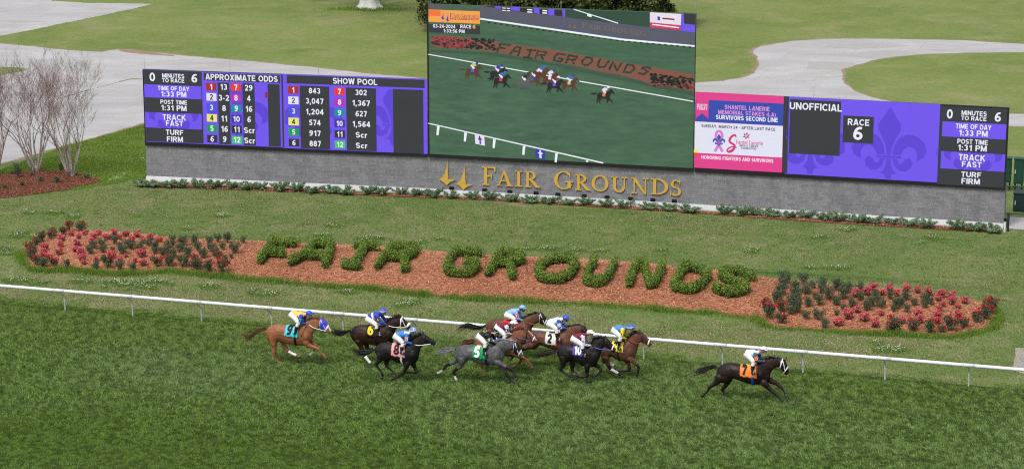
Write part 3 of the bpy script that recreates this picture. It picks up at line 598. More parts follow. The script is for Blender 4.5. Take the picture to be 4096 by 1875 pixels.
tiles(S, op, BO, {1: (848, 338), 2: (851, 455), 3: (852, 576), 4: (856, 695), 5: (858, 815), 6: (861, 935), 7: (1133, 345), 8: (1134, 465), 9: (1137, 587), 10: (1140, 707), 11: (1143, 828), 12: (1147, 947)}, 118, 88, 64)
for tx, c in (('13', (993, 340)), ('3-2', (995, 465)), ('8', (997, 583)), ('11', (998, 703)), ('16', (1003, 822)), ('9', (1005, 940)), ('29', (1280, 350)), ('4', (1281, 472)), ('16', (1283, 592)), ('6', (1285, 712)), ('Scr', (1288, 838)), ('Scr', (1291, 955))):
    part(lambda mb: S.text(mb, tx, c, 66, 122 if tx == 'Scr' else None, 6), 'lettering', [WHT], op, BO)
sp_ = part(lambda mb: (Bz.rect(mb, (150, 98), (1908, 265), 3), Bz.rect(mb, (315, 232), (705, 1045), 3), Bz.rect(mb, (905, 255), (1298, 1070), 3), Bz.rect(mb, (1503, 275), (1897, 1100), 3)), 'pool_panel', [K], tl_, BO)
for cx_ in (480, 1500):
    mb = MB(); fleur(Bz, mb, (cx_, 640), 430, 3, 0, clip=((118, 235), (1940, 1095)), wide=1.0)
    mb.build('fleur_emblem', led(PUD), tl_, BO)
for o in [q for q in bpy.data.objects if q.name.startswith('pool_panel')]:
    for v in o.data.vertices: v.co = Vector(v.co)+V3(FAC[0][2])*.005
part(lambda mb: Bz.text(mb, 'SHOW POOL', (1022, 180), 74, 565, 6), 'lettering', [WHT], sp_, BO)
tiles(Bz, sp_, BO, {1: (233, 288), 2: (235, 420), 3: (237, 555), 4: (238, 690), 5: (240, 822), 6: (243, 958), 7: (823, 307), 8: (824, 442), 9: (824, 578), 10: (825, 714), 11: (827, 850), 12: (830, 982)}, 134, 98, 68)
for tx, c in (('843', (505, 298)), ('3,047', (507, 436)), ('1,204', (508, 572)), ('574', (510, 703)), ('917', (512, 838)), ('887', (514, 970)), ('302', (1098, 320)), ('1,367', (1099, 461)), ('627', (1100, 590)), ('1,564', (1102, 729)), ('Scr', (1103, 860)), ('Scr', (1105, 995))):
    h = 84 if ',' in tx else 70; part(lambda mb: Bz.text(mb, tx, c, h, {5: 225, 3: 145}[len(tx)], 6), 'lettering', [WHT], sp_, BO)
rods(tl_, BO, [(578, 282), (920, 292), (1275, 303)], 0, OUT, 6.2)
# ---- right tote board
BO2 = FAC[2][0]+FAC[2][1]*8+EZ*2.1
tr_ = empty('tote_board', BO2, 'right scoreboard screen with UNOFFICIAL box and pink charity advertisement', 'scoreboard', 'tote screens beside the video board')
cabinet(tr_, BO2, 2, .02, FAC[2][3], 2.0, 6.16, OUT, .22)
D = Screen(2, OUT, (2740, 330), .33069); E = Screen(2, OUT, (3100, 360), .49185)
PINK = (226, 62, 140); BLU = (48, 74, 172); AW = (226, 228, 244)
ad = part(lambda mb: D.rect(mb, (125, 112), (1172, 1090), 2), 'advertisement', [PINK], tr_, BO2)
part(lambda mb: (D.rect(mb, (128, 205), (1188, 525), 3)), 'blue_band', [BLU], ad, BO2)
part(lambda mb: (D.rect(mb, (121, 472), (1175, 908), 3)), 'white_band', [AW], ad, BO2)
part(lambda mb: (D.poly(mb, [(132, 432), (208, 372), (212, 200), (140, 194)], 5), D.poly(mb, [(208, 372), (283, 440), (288, 206), (212, 200)], 5)), 'ribbon_flag', [PINK], ad, BO2)
for tx, c, h, w_, col in (('REGISTER', (209, 275), 28, 125, AW), ('TODAY', (209, 313), 38, 125, AW), ('SHANTEL LANERIE', (752, 310), 52, 545, (226, 150, 222)), ('MEMORIAL STAKES (LA)', (750, 374), 54, 700, (226, 150, 222)), ('SURVIVORS SECOND LINE', (748, 436), 52, 750, (245, 245, 255)), ('SUNDAY, MARCH 24 \u2022 AFTER LAST RACE', (645, 548), 44, 895, (34, 40, 60)), ('HONORING FIGHTERS AND SURVIVORS', (633, 925), 42, 870, (250, 236, 246)), ('hantel Lanerie', (782, 726), 52, 320, (206, 60, 120)), ('BREAST CANCER', (773, 768), 24, 222, (50, 50, 80)), ('FOUNDATION', (770, 798), 24, 182, (50, 50, 80))):
    part(lambda mb: D.text(mb, tx, c, h, w_, 6, 0, .036 if h > 40 and tx[0] != 'h' else .01), 'lettering', [col], ad, BO2)
def stroke(S, mb, pts, w_, lay, mi=0, k=5):
    P = [np.array(S.uz(*p)) for p in catmull([(*p, 0) for p in pts], k) for p in [p[:2]]]; w_ = w_ if hasattr(w_, '__len__') else [w_]*len(P); m = len(P)
    if len(w_) != m: w_ = np.interp(np.linspace(0, 1, m), np.linspace(0, 1, len(w_)), w_)
    L = []; R_ = []
    for i in range(m):
        t_ = P[min(i+1, m-1)]-P[max(i-1, 0)]; t_ = t_/(np.linalg.norm(t_)+1e-9); n_ = np.array([-t_[1], t_[0]])*w_[i]/2*S.sc/FPX*122
        L.append(S.P(*(P[i]+n_), lay)); R_.append(S.P(*(P[i]-n_), lay))
    mb.add(L+R_, [(m+i, m+i+1, i+1, i) for i in range(m-1)], mi)
part(lambda mb: stroke(D, mb, [(618, 668), (612, 640), (585, 640), (545, 680), (545, 720), (590, 750), (600, 775), (580, 815), (535, 838), (512, 822), (530, 795), (580, 775), (625, 790)], [10, 24, 30, 26, 30, 34, 22, 16, 12], 6), 'script_initial', [(214, 50, 118)], ad, BO2)
part(lambda mb: stroke(D, mb, [(362, 835), (400, 770), (440, 690), (450, 640), (436, 600), (412, 590), (388, 600), (376, 640), (382, 690), (420, 770), (455, 838)], 34, 5), 'awareness_ribbon', [(214, 130, 204)], ad, BO2)
mb = MB(); fleur(D, mb, (412, 705), 84, 6, 0, wide=1.0); mb.build('fleur_emblem', led((62, 78, 178)), ad, BO2)
def petals(mb):
    for a in (15, 75, 140, 200, 260, 320):
        ca_, sa_ = math.cos(math.radians(a)), math.sin(math.radians(a)); q = lambda r, s_: (743+r*ca_-s_*sa_, 645-(r*sa_+s_*ca_))
        D.poly(mb, [q(6, 0), q(24, -11), q(46, 0), q(24, 11)], 6)
part(petals, 'flower_emblem', [(190, 36, 96)], ad, BO2)
part(lambda mb: D.rect(mb, (109, 808), (162, 850), 6), 'lit_band', [(240, 226, 110)], ad, BO2); part(lambda mb: D.rect(mb, (109, 850), (162, 882), 6), 'lit_band', [(232, 70, 50)], ad, BO2)
rp = part(lambda mb: E.rect(mb, (97, 55), (1318, 752), 2), 'screen', [PUR], tr_, BO2)
part(lambda mb: D.rect(mb, (1199, 168), (1236, 1095), 3), 'divider_strip', [K], tr_, BO2)
mb = MB(); fleur(E, mb, (927, 470), 325, 3, 0, clip=((97, 60), (1318, 745)), wide=1.0); fleur(E, mb, (290, 425), 325, 3, 0, clip=((98, 60), (560, 700)), wide=1.0); fleur(E, mb, (1620, 520), 325, 3, 0, clip=((1250, 150), (1316, 745)), wide=1.0)
mb.build('fleur_emblem', led(PUD), tr_, BO2)
ub = part(lambda mb: E.rect(mb, (125, 75), (525, 537), 4), 'result_box', [K], tr_, BO2); part(lambda mb: E.text(mb, 'UNOFFICIAL', (332, 138), 56, 425, 6), 'lettering', [WHT], ub, BO2)
rb_ = part(lambda mb: E.rect(mb, (556, 207), (797, 438), 4), 'race_box', [K], tr_, BO2)
part(lambda mb: E.text(mb, 'RACE', (680, 263), 50, 175, 6), 'lettering', [WHT], rb_, BO2); part(lambda mb: E.text(mb, '6', (675, 352), 106, 76, 6), 'lettering', [WHT], rb_, BO2)
purple_fleur = [((1610, 505), 255)]
stats(E, tr_, BO2, ((1345, 128), (1860, 797)), [((1362, 254), (1877, 404)), ((1351, 496), (1867, 666))],
      [('0', (1422, 195), 74, 48), ('MINUTES', (1620, 190), 36, 205), ('TO RACE', (1618, 232), 34, 205), ('6', (1813, 220), 74, 50), ('TIME OF DAY', (1615, 300), 38, 290), ('1:33 PM', (1613, 352), 46, 235), ('POST TIME', (1607, 422), 38, 248), ('1:31 PM', (1605, 472), 46, 235), ('TRACK', (1602, 550), 48, 215), ('FAST', (1600, 605), 44, 160), ('TURF', (1596, 688), 42, 162), ('FIRM', (1592, 742), 44, 150)])
rods(tr_, BO2, [(3255, 392), (3645, 415), (4026, 438)], 2, OUT, 6.16)
# ---- video board
VO = .14; VO_O = FAC[1][0]+FAC[1][1]*7.2+EZ*2.1
vb = empty('video_board', VO_O, 'tall central video screen showing the race live', 'video screen')
cabinet(vb, VO_O, 1, .06, FAC[1][3]-.07, 2.02, 10.24, VO, .24)
W_ = Screen(1, VO, (1600, 0), .59376)
VIDEO = ['GRASS', (44, 74, 58), (86, 88, 104), (238, 244, 250), (130, 82, 66), (36, 56, 44), (150, 60, 68), (112, 98, 80), (246, 160, 70), (40, 42, 48), (70, 96, 84), (40, 60, 170), PUR, (214, 50, 100), (44, 50, 52), (88, 56, 44), (34, 30, 34), (236, 222, 236), (232, 120, 60), (60, 110, 190), (200, 196, 120), (110, 40, 60), (90, 90, 96), (60, 84, 66), (30, 36, 34), (54, 78, 54)]
V_C = {n: i for i, n in enumerate(['grass', 'darkgrass', 'wall', 'white', 'mulch', 'hedge', 'rose', 'gold', 'orange', 'black', 'palegrass', 'blue', 'purple', 'pink', 'dark', 'bay', 'blackh', 'silkw', 'cloth', 'silkb', 'yellow', 'maroon', 'grey', 'verge', 'shade', 'leafy'])}
t = NT('led_video_turf'); f1 = t.noise(t.pos((.25, .25, 1.2), (0, math.radians(-8), math.radians(-15)), 'World'), 2.6, 6, .7); f2 = t.noise(t.pos(), .35, 3)
c = t.mix(t.ramp(f1, [(.3, 0.0), (.7, 1.0)]), lin(50, 82, 62), lin(80, 116, 88)); c = t.mix(t.ramp(f2, [(.3, 0.0), (.7, .5)]), c, lin(62, 98, 70))
t.set('Base Color', (.02, .02, .02, 1)); t.set('Roughness', .8); t.set('Specular IOR Level', 0); t.set('Emission Color', c); t.set('Emission Strength', 1/2**EXPO); M_VG = t.m
vm = [M_VG]+[led(q, .14) for q in VIDEO[1:]]
scr = MB(); W_.rect(scr, (192, 25), (1973, 1133), 1, 0); scr = scr.build('screen', [M_VG], vb, VO_O)
pic = MB()
def vp(name, pts, lay=2):
    for q in tris(pts): W_.poly(pic, [q[0], q[1], q[2]] if (q[1][0]-q[0][0])*(q[2][1]-q[0][1])-(q[1][1]-q[0][1])*(q[2][0]-q[0][0]) < 0 else [q[0], q[2], q[1]], lay, V_C[name])
def vline(name, a, b, w0, w1, lay): vp(name, [(a[0], a[1]-w0/2), (b[0], b[1]-w1/2), (b[0], b[1]+w1/2), (a[0], a[1]+w0/2)], lay)
vp('wall', [(522, 42), (1112, 76), (1500, 165), (1988, 220), (1985, 312), (1500, 262), (900, 178), (541, 130)])
vp('black', [(560, 42), (640, 44), (1100, 72), (1100, 112), (880, 90), (700, 66)], 3); vp('purple', [(640, 42), (678, 44), (682, 62), (642, 56)], 4); vp('purple', [(745, 46), (808, 50), (808, 78), (748, 70)], 4); vp('purple', [(900, 54), (940, 57), (940, 96), (902, 88)], 4); vp('purple', [(998, 60), (1040, 63), (1040, 106), (1000, 102)], 4); vp('purple', [(1094, 62), (1112, 64), (1112, 118), (1096, 114)], 4)
for x in (690, 720, 858, 870, 960, 970): vp('white', [(x, 52+(x-690)*.06), (x+22, 54+(x-690)*.06), (x+22, 60+(x-690)*.07), (x, 58+(x-690)*.07)], 5); vp('white', [(x, 68+(x-690)*.06), (x+22, 70+(x-690)*.06), (x+22, 76+(x-690)*.07), (x, 74+(x-690)*.07)], 5)
vp('darkgrass', [(1114, 66), (1684, 84), (1684, 186), (1470, 160), (1114, 118)], 4); vline('white', (1170, 64), (1470, 158), 6, 7, 5); vp('white', [(1262, 92), (1292, 98), (1290, 118), (1262, 110)], 6); vp('blue', [(1146, 62), (1170, 64), (1168, 76), (1146, 74)], 6)
vp('silkw', [(1684, 84), (1896, 96), (1892, 172), (1684, 152)], 4); vp('pink', [(1684, 154), (1892, 174), (1890, 206), (1684, 184)], 4); vp('purple', [(1898, 92), (1920, 94), (1920, 210), (1892, 206)], 4); vp('dark', [(1912, 92), (1988, 97), (1988, 168), (1914, 160)], 5); vp('purple', [(1896, 162), (1988, 170), (1988, 220), (1892, 208)], 4); vp('blue', [(1734, 112), (1752, 114), (1752, 140), (1736, 138)], 5); vp('maroon', [(1768, 120), (1850, 128), (1850, 138), (1768, 130)], 5)
vline('white', (1700, 166), (1880, 188), 8, 8, 6)
vp('grey', [(192, 28), (330, 34), (250, 62), (192, 62)], 2)
vp('palegrass', [(330, 34), (520, 42), (541, 70), (250, 64)], 2)
# white footing and plants, grass behind, mulch, hedge letters
vline('white', (541, 128), (1500, 268), 11, 13, 4); vline('white', (1500, 268), (1985, 312), 13, 12, 4)
for i in range(34):
    x = 600+i*41; y = 152+(x-600)*.138-(max(0, x-1500)*.05); vp('hedge', [(x-9, y-4), (x+9, y-2), (x+11, y+8), (x-8, y+6)], 5)
vp('mulch', [(215, 250), (280, 236), (500, 262), (690, 290), (1050, 340), (1500, 420), (1700, 455), (1980, 500), (1979, 612), (1700, 566), (1480, 505), (1100, 428), (760, 372), (600, 345), (430, 330), (250, 322), (206, 290)], 3)
vp('verge', [(192, 338), (600, 352), (1100, 436), (1480, 512), (1979, 622), (1979, 650), (1480, 540), (1000, 440), (600, 372), (192, 352)], 2)
rr = random.Random(5)
for i in range(230):
    x = rr.uniform(215, 640); y = 245+rr.uniform(0, 1)*72+(x-215)*.055; s_ = rr.uniform(6, 14); nm = 'rose' if (x < 480 and rr.random() < .7) else 'shade'
    vp(nm, [(x-s_, y), (x-s_*.4, y-s_*.7), (x+s_*.7, y-s_*.5), (x+s_, y+s_*.3), (x, y+s_*.6)], 4)
for i in range(150):
    x = rr.uniform(1690, 1976); y = 500+(x-1720)*.1+rr.uniform(0, 1)*80; s_ = rr.uniform(7, 15); nm = 'rose' if (y > 560 and rr.random() < .35) else 'shade'
    if y < 505+(x-1690)*.4+80: vp(nm, [(x-s_, y), (x-s_*.4, y-s_*.7), (x+s_*.7, y-s_*.5), (x+s_, y+s_*.3), (x, y+s_*.6)], 4)
HED = {'F': [(0, 0, 0, 1), (0, 1, .9, 1), (0, .52, .6, .52)], 'A': [(0, 0, .3, 1), (.3, 1, .75, 1), (.75, 1, .8, 0), (.1, .42, .78, .42)], 'I': [(.5, 0, .5, 1), (.1, 1, .9, 1), (.1, 0, .9, 0)], 'R': [(0, 0, 0, 1), (0, 1, .8, .95), (.8, .95, .75, .55), (.75, .55, 0, .48), (.4, .48, .8, 0)], 'G': [(.9, .95, .2, 1), (.2, 1, 0, .6), (0, .6, .05, .1), (.05, .1, .7, 0), (.7, 0, .85, .4), (.85, .4, .45, .42)], 'O': [(.3, 1, .8, .95), (.8, .95, .95, .5), (.95, .5, .65, 0), (.65, 0, .15, .05), (.15, .05, 0, .5), (0, .5, .3, 1)], 'U': [(.05, 1, 0, .2), (0, .2, .3, 0), (.3, 0, .7, .1), (.7, .1, .9, 1)], 'N': [(0, 0, .05, 1), (.05, 1, .75, 0), (.75, 0, .9, 1)], 'D': [(0, 0, .05, 1), (.05, 1, .6, .95), (.6, .95, .9, .5), (.9, .5, .6, .05), (.6, .05, 0, 0)], 'S': [(.9, .85, .5, 1), (.5, 1, .1, .8), (.1, .8, .75, .45), (.75, .45, .5, 0), (.5, 0, 0, .12)]}
xs_ = [(700, 325), (785, 342), (872, 362), (955, 372), (1075, 388), (1162, 402), (1262, 412), (1370, 428), (1455, 446), (1552, 462), (1652, 476)]
for ch, (x, y) in zip('FAIRGROUNDS', xs_):
    for (a, b, c_, d_) in HED[ch]:
        q = lambda u_, v_: (x-38+u_*70+v_*14+(1-v_)*-6, y+24-v_*52+u_*8)
        p0, p1 = q(a, b), q(c_, d_); dx, dy = p1[0]-p0[0], p1[1]-p0[1]; L = math.hypot(dx, dy) or 1; ex, ey = dx/L*8, dy/L*8; nx_, ny_ = -dy/L*9.5, dx/L*7.5
        m_ = max(2, int(L/4.5))
        for k_ in range(m_+1):
            x_ = p0[0]+dx*k_/m_+rr.uniform(-2, 2); y_ = p0[1]+dy*k_/m_+rr.uniform(-2, 2); r_ = rr.uniform(6, 9); vp('hedge' if rr.random() < .72 else 'leafy', [(x_+r_*1.1*math.cos(q_)*rr.uniform(.7, 1.1), y_+r_*.85*math.sin(q_)*rr.uniform(.7, 1.1)) for q_ in (0, 1.05, 2.1, 3.14, 4.2, 5.25)], 5+.02*rr.random())
vline('white', (192, 367), (1976, 684), 6, 7, 6)
vline('white', (192, 831), (1370, 1098), 7, 9, 4)
for x, y in ((256, 850), (440, 892), (634, 936), (834, 982), (1052, 1032)): vp('white', [(x-6, y), (x+12, y+3), (x+4, y+62), (x-10, y+60)], 4)
vp('silkw', [(504, 902), (568, 916), (573, 982), (508, 968)], 5); vp('blue', [(532, 915), (540, 915), (544, 930), (556, 940), (545, 945), (548, 972), (536, 970), (536, 945), (524, 938), (530, 932)], 6)
vp('blue', [(915, 1000), (978, 1014), (978, 1076), (912, 1062)], 5); vp('silkw', [(940, 1010), (950, 1012), (952, 1026), (966, 1034), (953, 1040), (957, 1066), (938, 1062), (941, 1038), (928, 1030), (940, 1024)], 6)
vp('white', [(1254, 1080), (1270, 1084), (1268, 1093), (1252, 1089)], 4)
# the field of runners on the screen
def mini(x, y, s_, coat, silk, cap, cloth, lay):
    q = lambda L: [(x+a*s_, y+b*s_) for a, b in L]
    vp(coat, q([(-30, -8), (-22, -15), (-5, -14), (8, -15), (22, -24), (30, -31), (34, -30), (46, -12), (43, -8), (34, -15), (28, -6), (24, 8), (12, 12), (-10, 10), (-22, 14), (-30, 4)]), lay)
    vp(coat, q([(-28, -8), (-44, -6), (-62, -10), (-50, -14), (-36, -14)]), lay)
    for L in ([(-28, 4), (-20, 10), (-26, 24), (-36, 34), (-32, 22)], [(-20, 8), (-10, 10), (-18, 24), (-14, 38), (-22, 26)], [(12, 8), (24, 6), (36, 22), (44, 34), (32, 26)], [(14, 8), (22, 8), (20, 22), (10, 32), (12, 20)]): vp(coat, q(L), lay)
    vp(cloth, q([(-6, -13), (6, -13), (6, 2), (-7, 1)]), lay+.5)
    vp('silkw', q([(-10, -28), (-2, -32), (10, -18), (6, -10), (0, -14)]), lay+1); vp(silk, q([(-6, -32), (4, -38), (14, -35), (16, -26), (8, -24), (0, -24)]), lay+1.5)
    vp(cap, q([(13, -40), (18, -44), (25, -42), (25, -35), (16, -33)]), lay+2)
for i, m_ in enumerate([(945, 500, 'bay', 'silkb', 'silkb', 'maroon'), (1010, 528, 'bay', 'silkw', 'blue', 'silkw'), (900, 530, 'bay', 'maroon', 'silkw', 'blue'), (655, 495, 'blackh', 'blue', 'blue', 'black'), (490, 478, 'bay', 'yellow', 'blue', 'silkb'), (1140, 562, 'bay', 'silkb', 'blue', 'yellow'), (835, 556, 'grey', 'black', 'black', 'palegrass'), (680, 540, 'blackh', 'silkb', 'silkb', 'pink'), (1040, 572, 'blackh', 'maroon', 'silkw', 'purple'), (1375, 642, 'blackh', 'silkw', 'silkw', 'cloth')]):
    mini(m_[0], m_[1]+6, 1.55, m_[2], m_[3], m_[4], m_[5], 7+i*.25)
pic = pic.build('video_picture', vm, scr, VO_O)
lg = part(lambda mb: W_.rect(mb, (193, 65), (540, 162), 11), 'title_panel', [(246, 164, 74)], vb, VO_O)
part(lambda mb: W_.rect(mb, (193, 162), (540, 232), 11), 'clock_panel', [K], vb, VO_O)
part(lambda mb: W_.rect(mb, (193, 68), (275, 110), 12), 'lit_band', [(240, 118, 60)], lg, VO_O)
for tx, c, h, w_, col in (('RACE COURSE & SLOTS', (434, 129), 13, 192, (150, 44, 90)), ('03-24-2024', (299, 178), 23, 150, WHT), ('RACE', (445, 180), 23, 74, WHT), ('6', (501, 181), 26, 20, (246, 180, 90)), ('1:33:56 PM', (366, 210), 23, 142, WHT)):
    part(lambda mb: W_.text(mb, tx, c, h, w_, 13), 'lettering', [col], lg, VO_O)
rods(vb, VO_O, [(1721, 14), (2244, 34), (2781, 55)], 1, VO, 10.26)
# ---- serif lettering
def arc(cx, cy, ro, ri, a0, a1, n=20):
    an = [math.radians(a0+(a1-a0)*i/n) for i in range(n+1)]
    return [[(cx+ro[0]*math.cos(p), cy+ro[1]*math.sin(p)), (cx+ro[0]*math.cos(q), cy+ro[1]*math.sin(q)), (cx+ri[0]*math.cos(q), cy+ri[1]*math.sin(q)), (cx+ri[0]*math.cos(p), cy+ri[1]*math.sin(p))] for p, q in zip(an[:-1], an[1:])]
def bx(a, b, c_, d_): return [(a, c_), (b, c_), (b, d_), (a, d_)]
SER = {'F': (.74, [[bx(.10, .27, 0, 1)], [bx(0, .40, 0, .055)], [bx(0, .72, .94, 1)], [[(.62, .94), (.66, .74), (.71, .74), (.72, .94)]], [bx(.27, .5, .47, .535)], [bx(.47, .53, .36, .65)]]),
       'A': (.95, [[[(.10, .03), (.18, .03), (.46, .86), (.41, 1)]], [[(.38, 1), (.50, 1), (.88, .03), (.66, .03)]], [bx(.22, .68, .30, .365)], [bx(0, .29, 0, .05)], [bx(.56, .97, 0, .05)]]),
       'I': (.46, [[bx(.14, .32, 0, 1)], [bx(0, .46, 0, .055)], [bx(0, .46, .945, 1)]]),
       'R': (.94, [[bx(.10, .27, 0, 1)], [bx(0, .38, 0, .055)], [bx(0, .27, .945, 1)], arc(.27, .74, (.42, .26), (.25, .20), -90, 90), [[(.26, .50), (.46, .50), (.92, .03), (.68, .03)]], [bx(.68, .97, 0, .05)]]),
       'G': (.97, [arc(.48, .5, (.48, .52), (.31, .46), 42, 335, 30), [bx(.68, .85, .06, .42)], [bx(.56, .97, .40, .455)], [[(.76, .72), (.82, .72), (.82, 1), (.78, .95)]]]),
       'O': (.98, [arc(.49, .5, (.49, .52), (.31, .46), 0, 360, 36)]),
       'U': (.92, [[bx(.11, .28, .34, 1)], arc(.44, .35, (.33, .37), (.16, .29), 180, 360), [bx(.70, .77, .34, 1)], [bx(0, .39, .945, 1)], [bx(.58, .90, .945, 1)]]),
       'N': (.97, [[bx(.14, .21, 0, 1)], [bx(.77, .84, -.02, 1)], [[(.04, 1), (.25, 1), (.84, -.02), (.74, -.02)]], [bx(.02, .34, 0, .05)], [bx(.64, .97, .945, 1)], [bx(0, .2, .945, 1)]]),
       'D': (.92, [[bx(.10, .27, 0, 1)], arc(.27, .5, (.64, .5), (.46, .44), -90, 90, 26), [bx(0, .28, 0, .055)], [bx(0, .28, .945, 1)]]),
       'S': (.66, [arc(.34, .75, (.30, .27), (.15, .205), 35, 275, 20), arc(.33, .26, (.33, .28), (.17, .215), -150, 95, 20), [[(.54, .74), (.60, .74), (.62, 1), (.57, .97)]], [[(0, .04), (.05, 0), (.08, .32), (.02, .32)]]])}
def serif(S, mb, ch, bl, tr, lay, thick=None, mi=0):
    (u0, z0), (u1, z1) = S.uz(*bl), S.uz(*tr); W0, parts_ = SER[ch]; sx, sz = (u1-u0)/W0, z1-z0
    for k, grp in enumerate(parts_):
        for q in grp:
            if thick: mb.prism([(u0+p[0]*sx, z0+p[1]*sz) for p in q], thick+.0015*k, S.P0, S.d, EZ, S.n, .01, mi)
            else: mb.add([S.P(u0+p[0]*sx, z0+p[1]*sz, lay+.1*k) for p in q], [(0, 1, 2, 3)], mi)
M_GOLD = plain('gold_letter', lin(198, 160, 66), .5, .1, 4, .4, 0.0)
LW = Screen(1, .0, (1700, 560), .42702)
sg = empty('gold_sign', FAC[1][0]+FAC[1][1]*7+EZ*1.2, 'gold serif lettering with two spire emblems mounted on the block wall', 'sign'); SGO = FAC[1][0]+FAC[1][1]*7+EZ*1.2
for ch, bl, tr in (('F', (540, 418), (667, 254)), ('A', (675, 424), (822, 292)), ('I', (845, 432), (915, 290)), ('R', (937, 438), (1078, 298)), ('G', (1212, 452), (1392, 300)), ('R', (1412, 465), (1550, 327)), ('O', (1563, 472), (1722, 339)), ('U', (1745, 482), (1902, 350)), ('N', (1932, 496), (2097, 358)), ('D', (2120, 505), (2284, 367)), ('S', (2298, 516), (2402, 379))):
    mb = MB(); serif(LW, mb, ch, bl, tr, 0, .06); mb.build('letter', M_GOLD, sg, SGO)
SP1 = [(215, 183), (218, 300), (221, 366), (282, 376), (240, 390), (205, 424), (180, 395), (136, 368), (168, 345), (190, 310), (204, 260)]
SP2 = [(375, 236), (380, 330), (384, 418), (443, 420), (395, 438), (362, 467), (335, 432), (296, 408), (330, 385), (350, 345), (363, 300)]
for sp1 in (SP1, SP2):
    mb = MB(); P = [LW.uz(*p) for p in reversed(sp1)]; mb.prism(P, .06, LW.P0, LW.d, EZ, LW.n, .01); mb.build('spire_emblem', M_GOLD, sg, SGO)
# small copies of the sign on the title panel of the screen
mb = MB()
for ch, x0, x1, h in (('F', 338, 362, 26), ('A', 363, 380, 20), ('I', 381, 388, 20), ('R', 389, 404, 20), ('G', 410, 432, 26), ('R', 433, 448, 20), ('O', 449, 466, 20), ('U', 467, 482, 20), ('N', 483, 500, 20), ('D', 501, 516, 20), ('S', 518, 531, 20)):
    yb = 116+(x0-338)*.045; serif(W_, mb, ch, (x0, yb), (x1, yb-h+(x1-x0)*.045), 13)
mb.build('lettering', led((120, 50, 110)), lg, VO_O)
mb = MB()
for sp1 in (SP1, SP2):
    for q in tris([(278+(p[0]-136)*.2, 68+(p[1]-183)*.29) for p in sp1]): W_.poly(mb, q if (q[1][0]-q[0][0])*(q[2][1]-q[0][1])-(q[1][1]-q[0][1])*(q[2][0]-q[0][0]) < 0 else q[::-1], 13)
mb.build('spire_emblem', led((74, 62, 190)), lg, VO_O)
mb = MB()
for ch, x0, x1, h in (('F', 1224, 1262, 44), ('A', 1266, 1304, 36), ('I', 1306, 1322, 36), ('R', 1326, 1362, 36), ('G', 1378, 1422, 42), ('R', 1426, 1462, 36), ('O', 1466, 1504, 36), ('U', 1508, 1546, 36), ('N', 1550, 1586, 36), ('D', 1590, 1626, 36), ('S', 1630, 1658, 36)):
    yb = 192+(x0-1224)*.125; serif(W_, mb, ch, (x0, yb), (x1, yb-h+(x1-x0)*.125), 5)
for sp1 in (SP1, SP2):
    for q in tris([(1130+(p[0]-136)*.21, 146+(p[1]-183)*.18) for p in sp1]): W_.poly(mb, q if (q[1][0]-q[0][0])*(q[2][1]-q[0][1])-(q[1][1]-q[0][1])*(q[2][0]-q[0][0]) < 0 else q[::-1], 5)
mb.build('lettering', led((118, 104, 84)), scr, VO_O)
# ---- floodlights on the footing
M_FL = plain('black_lamp', (.008, .008, .009), .8, .1, 5, .1); M_GLS = plain('lamp_glass', (.008, .009, .010), .7, .1, 5, .1)
NM = 'nothing'
under = ['below the left spire emblem', 'below the gap between the emblems and the letter F', 'below the gold letter A', 'below the gold letter R of the first word', 'below the gold letter G', 'below the gap between gold letters R and O', 'below the gold letters O and U', 'below the gold letter N', 'below the gold letter D', 'just right of the gold letter S']
for (x, y), un in zip([(250, 490), (560, 507), (795, 522), (1040, 537), (1245, 550), (1490, 562), (1705, 573), (1927, 588), (2135, 600), (2335, 615)], under):
    a, d, n, L = FAC[1]; p = PV(1700+x*.42702, 560+y*.42702, a+n*.30, n); p[2] = 0; f = empty('floodlight', p, 'small black floodlight on footing '+un, 'floodlight', 'floodlights under the gold sign')
    mb = MB(); mb.box(p+EZ*.42, .25, .13, .14, d, n*.8+EZ*.6, -n*.6+EZ*.8); mb.build('housing', M_FL, f, p)
    mb = MB(); mb.box(p+EZ*.42+(-n*.6+EZ*.8)*.075, .21, .10, .01, d, n*.8+EZ*.6, -n*.6+EZ*.8); mb.build('lens', M_GLS, f, p)
    mb = MB(); mb.tube([p, p+EZ*.3], .02, 6); mb.build('stake', M_FL, f, p)
# ------------------------------------------------------------------ plants
def leaf_mat(name, cols, rough=.55, tr=.25, spec=.3):
    t = NT(name); g = t.n('NewGeometry'); c = t.ramp(g.outputs['Random Per Island'], [(0, cols[0]), (.5, cols[1]), (1, cols[2])])
    t.set('Base Color', c); t.set('Roughness', rough); t.set('Specular IOR Level', spec)
    q = t.n('BsdfTranslucent', {'Color': c}); mx = t.n('MixShader', {0: tr, 1: t.b.outputs[0], 2: q.outputs[0]}); t.t.links.new(mx.outputs[0], t.t.nodes['Material Output'].inputs[0]); return t.m
def leaves(name, C, size, mats, parent=None, up=.5, asp=.55, O=(0, 0, 0), N=None):
    """pointed leaf faces at centres C (n,3), each facing its own way"""
    n = len(C); d = rng.normal(0, 1, (n, 3)); d[:, 2] += up
    if N is not None: d = d*.8+N*1.4
    d /= np.linalg.norm(d, axis=1)[:, None]; a = np.cross(d, rng.normal(0, 1, (n, 3))); a /= np.linalg.norm(a, axis=1)[:, None]; b = np.cross(d, a)
    s = (size*rng.uniform(.6, 1.3, n))[:, None] if not hasattr(size, '__len__') else np.asarray(size)[:, None]
    C = C-np.array(O, float); V = np.stack([C-a*s, C+b*s*asp+d*s*.15, C+a*s, C-b*s*asp+d*s*.15], 1).reshape(-1, 3)
    return link(name, fast_mesh(name, V, np.arange(4*n).reshape(-1, 4)), mats, parent)
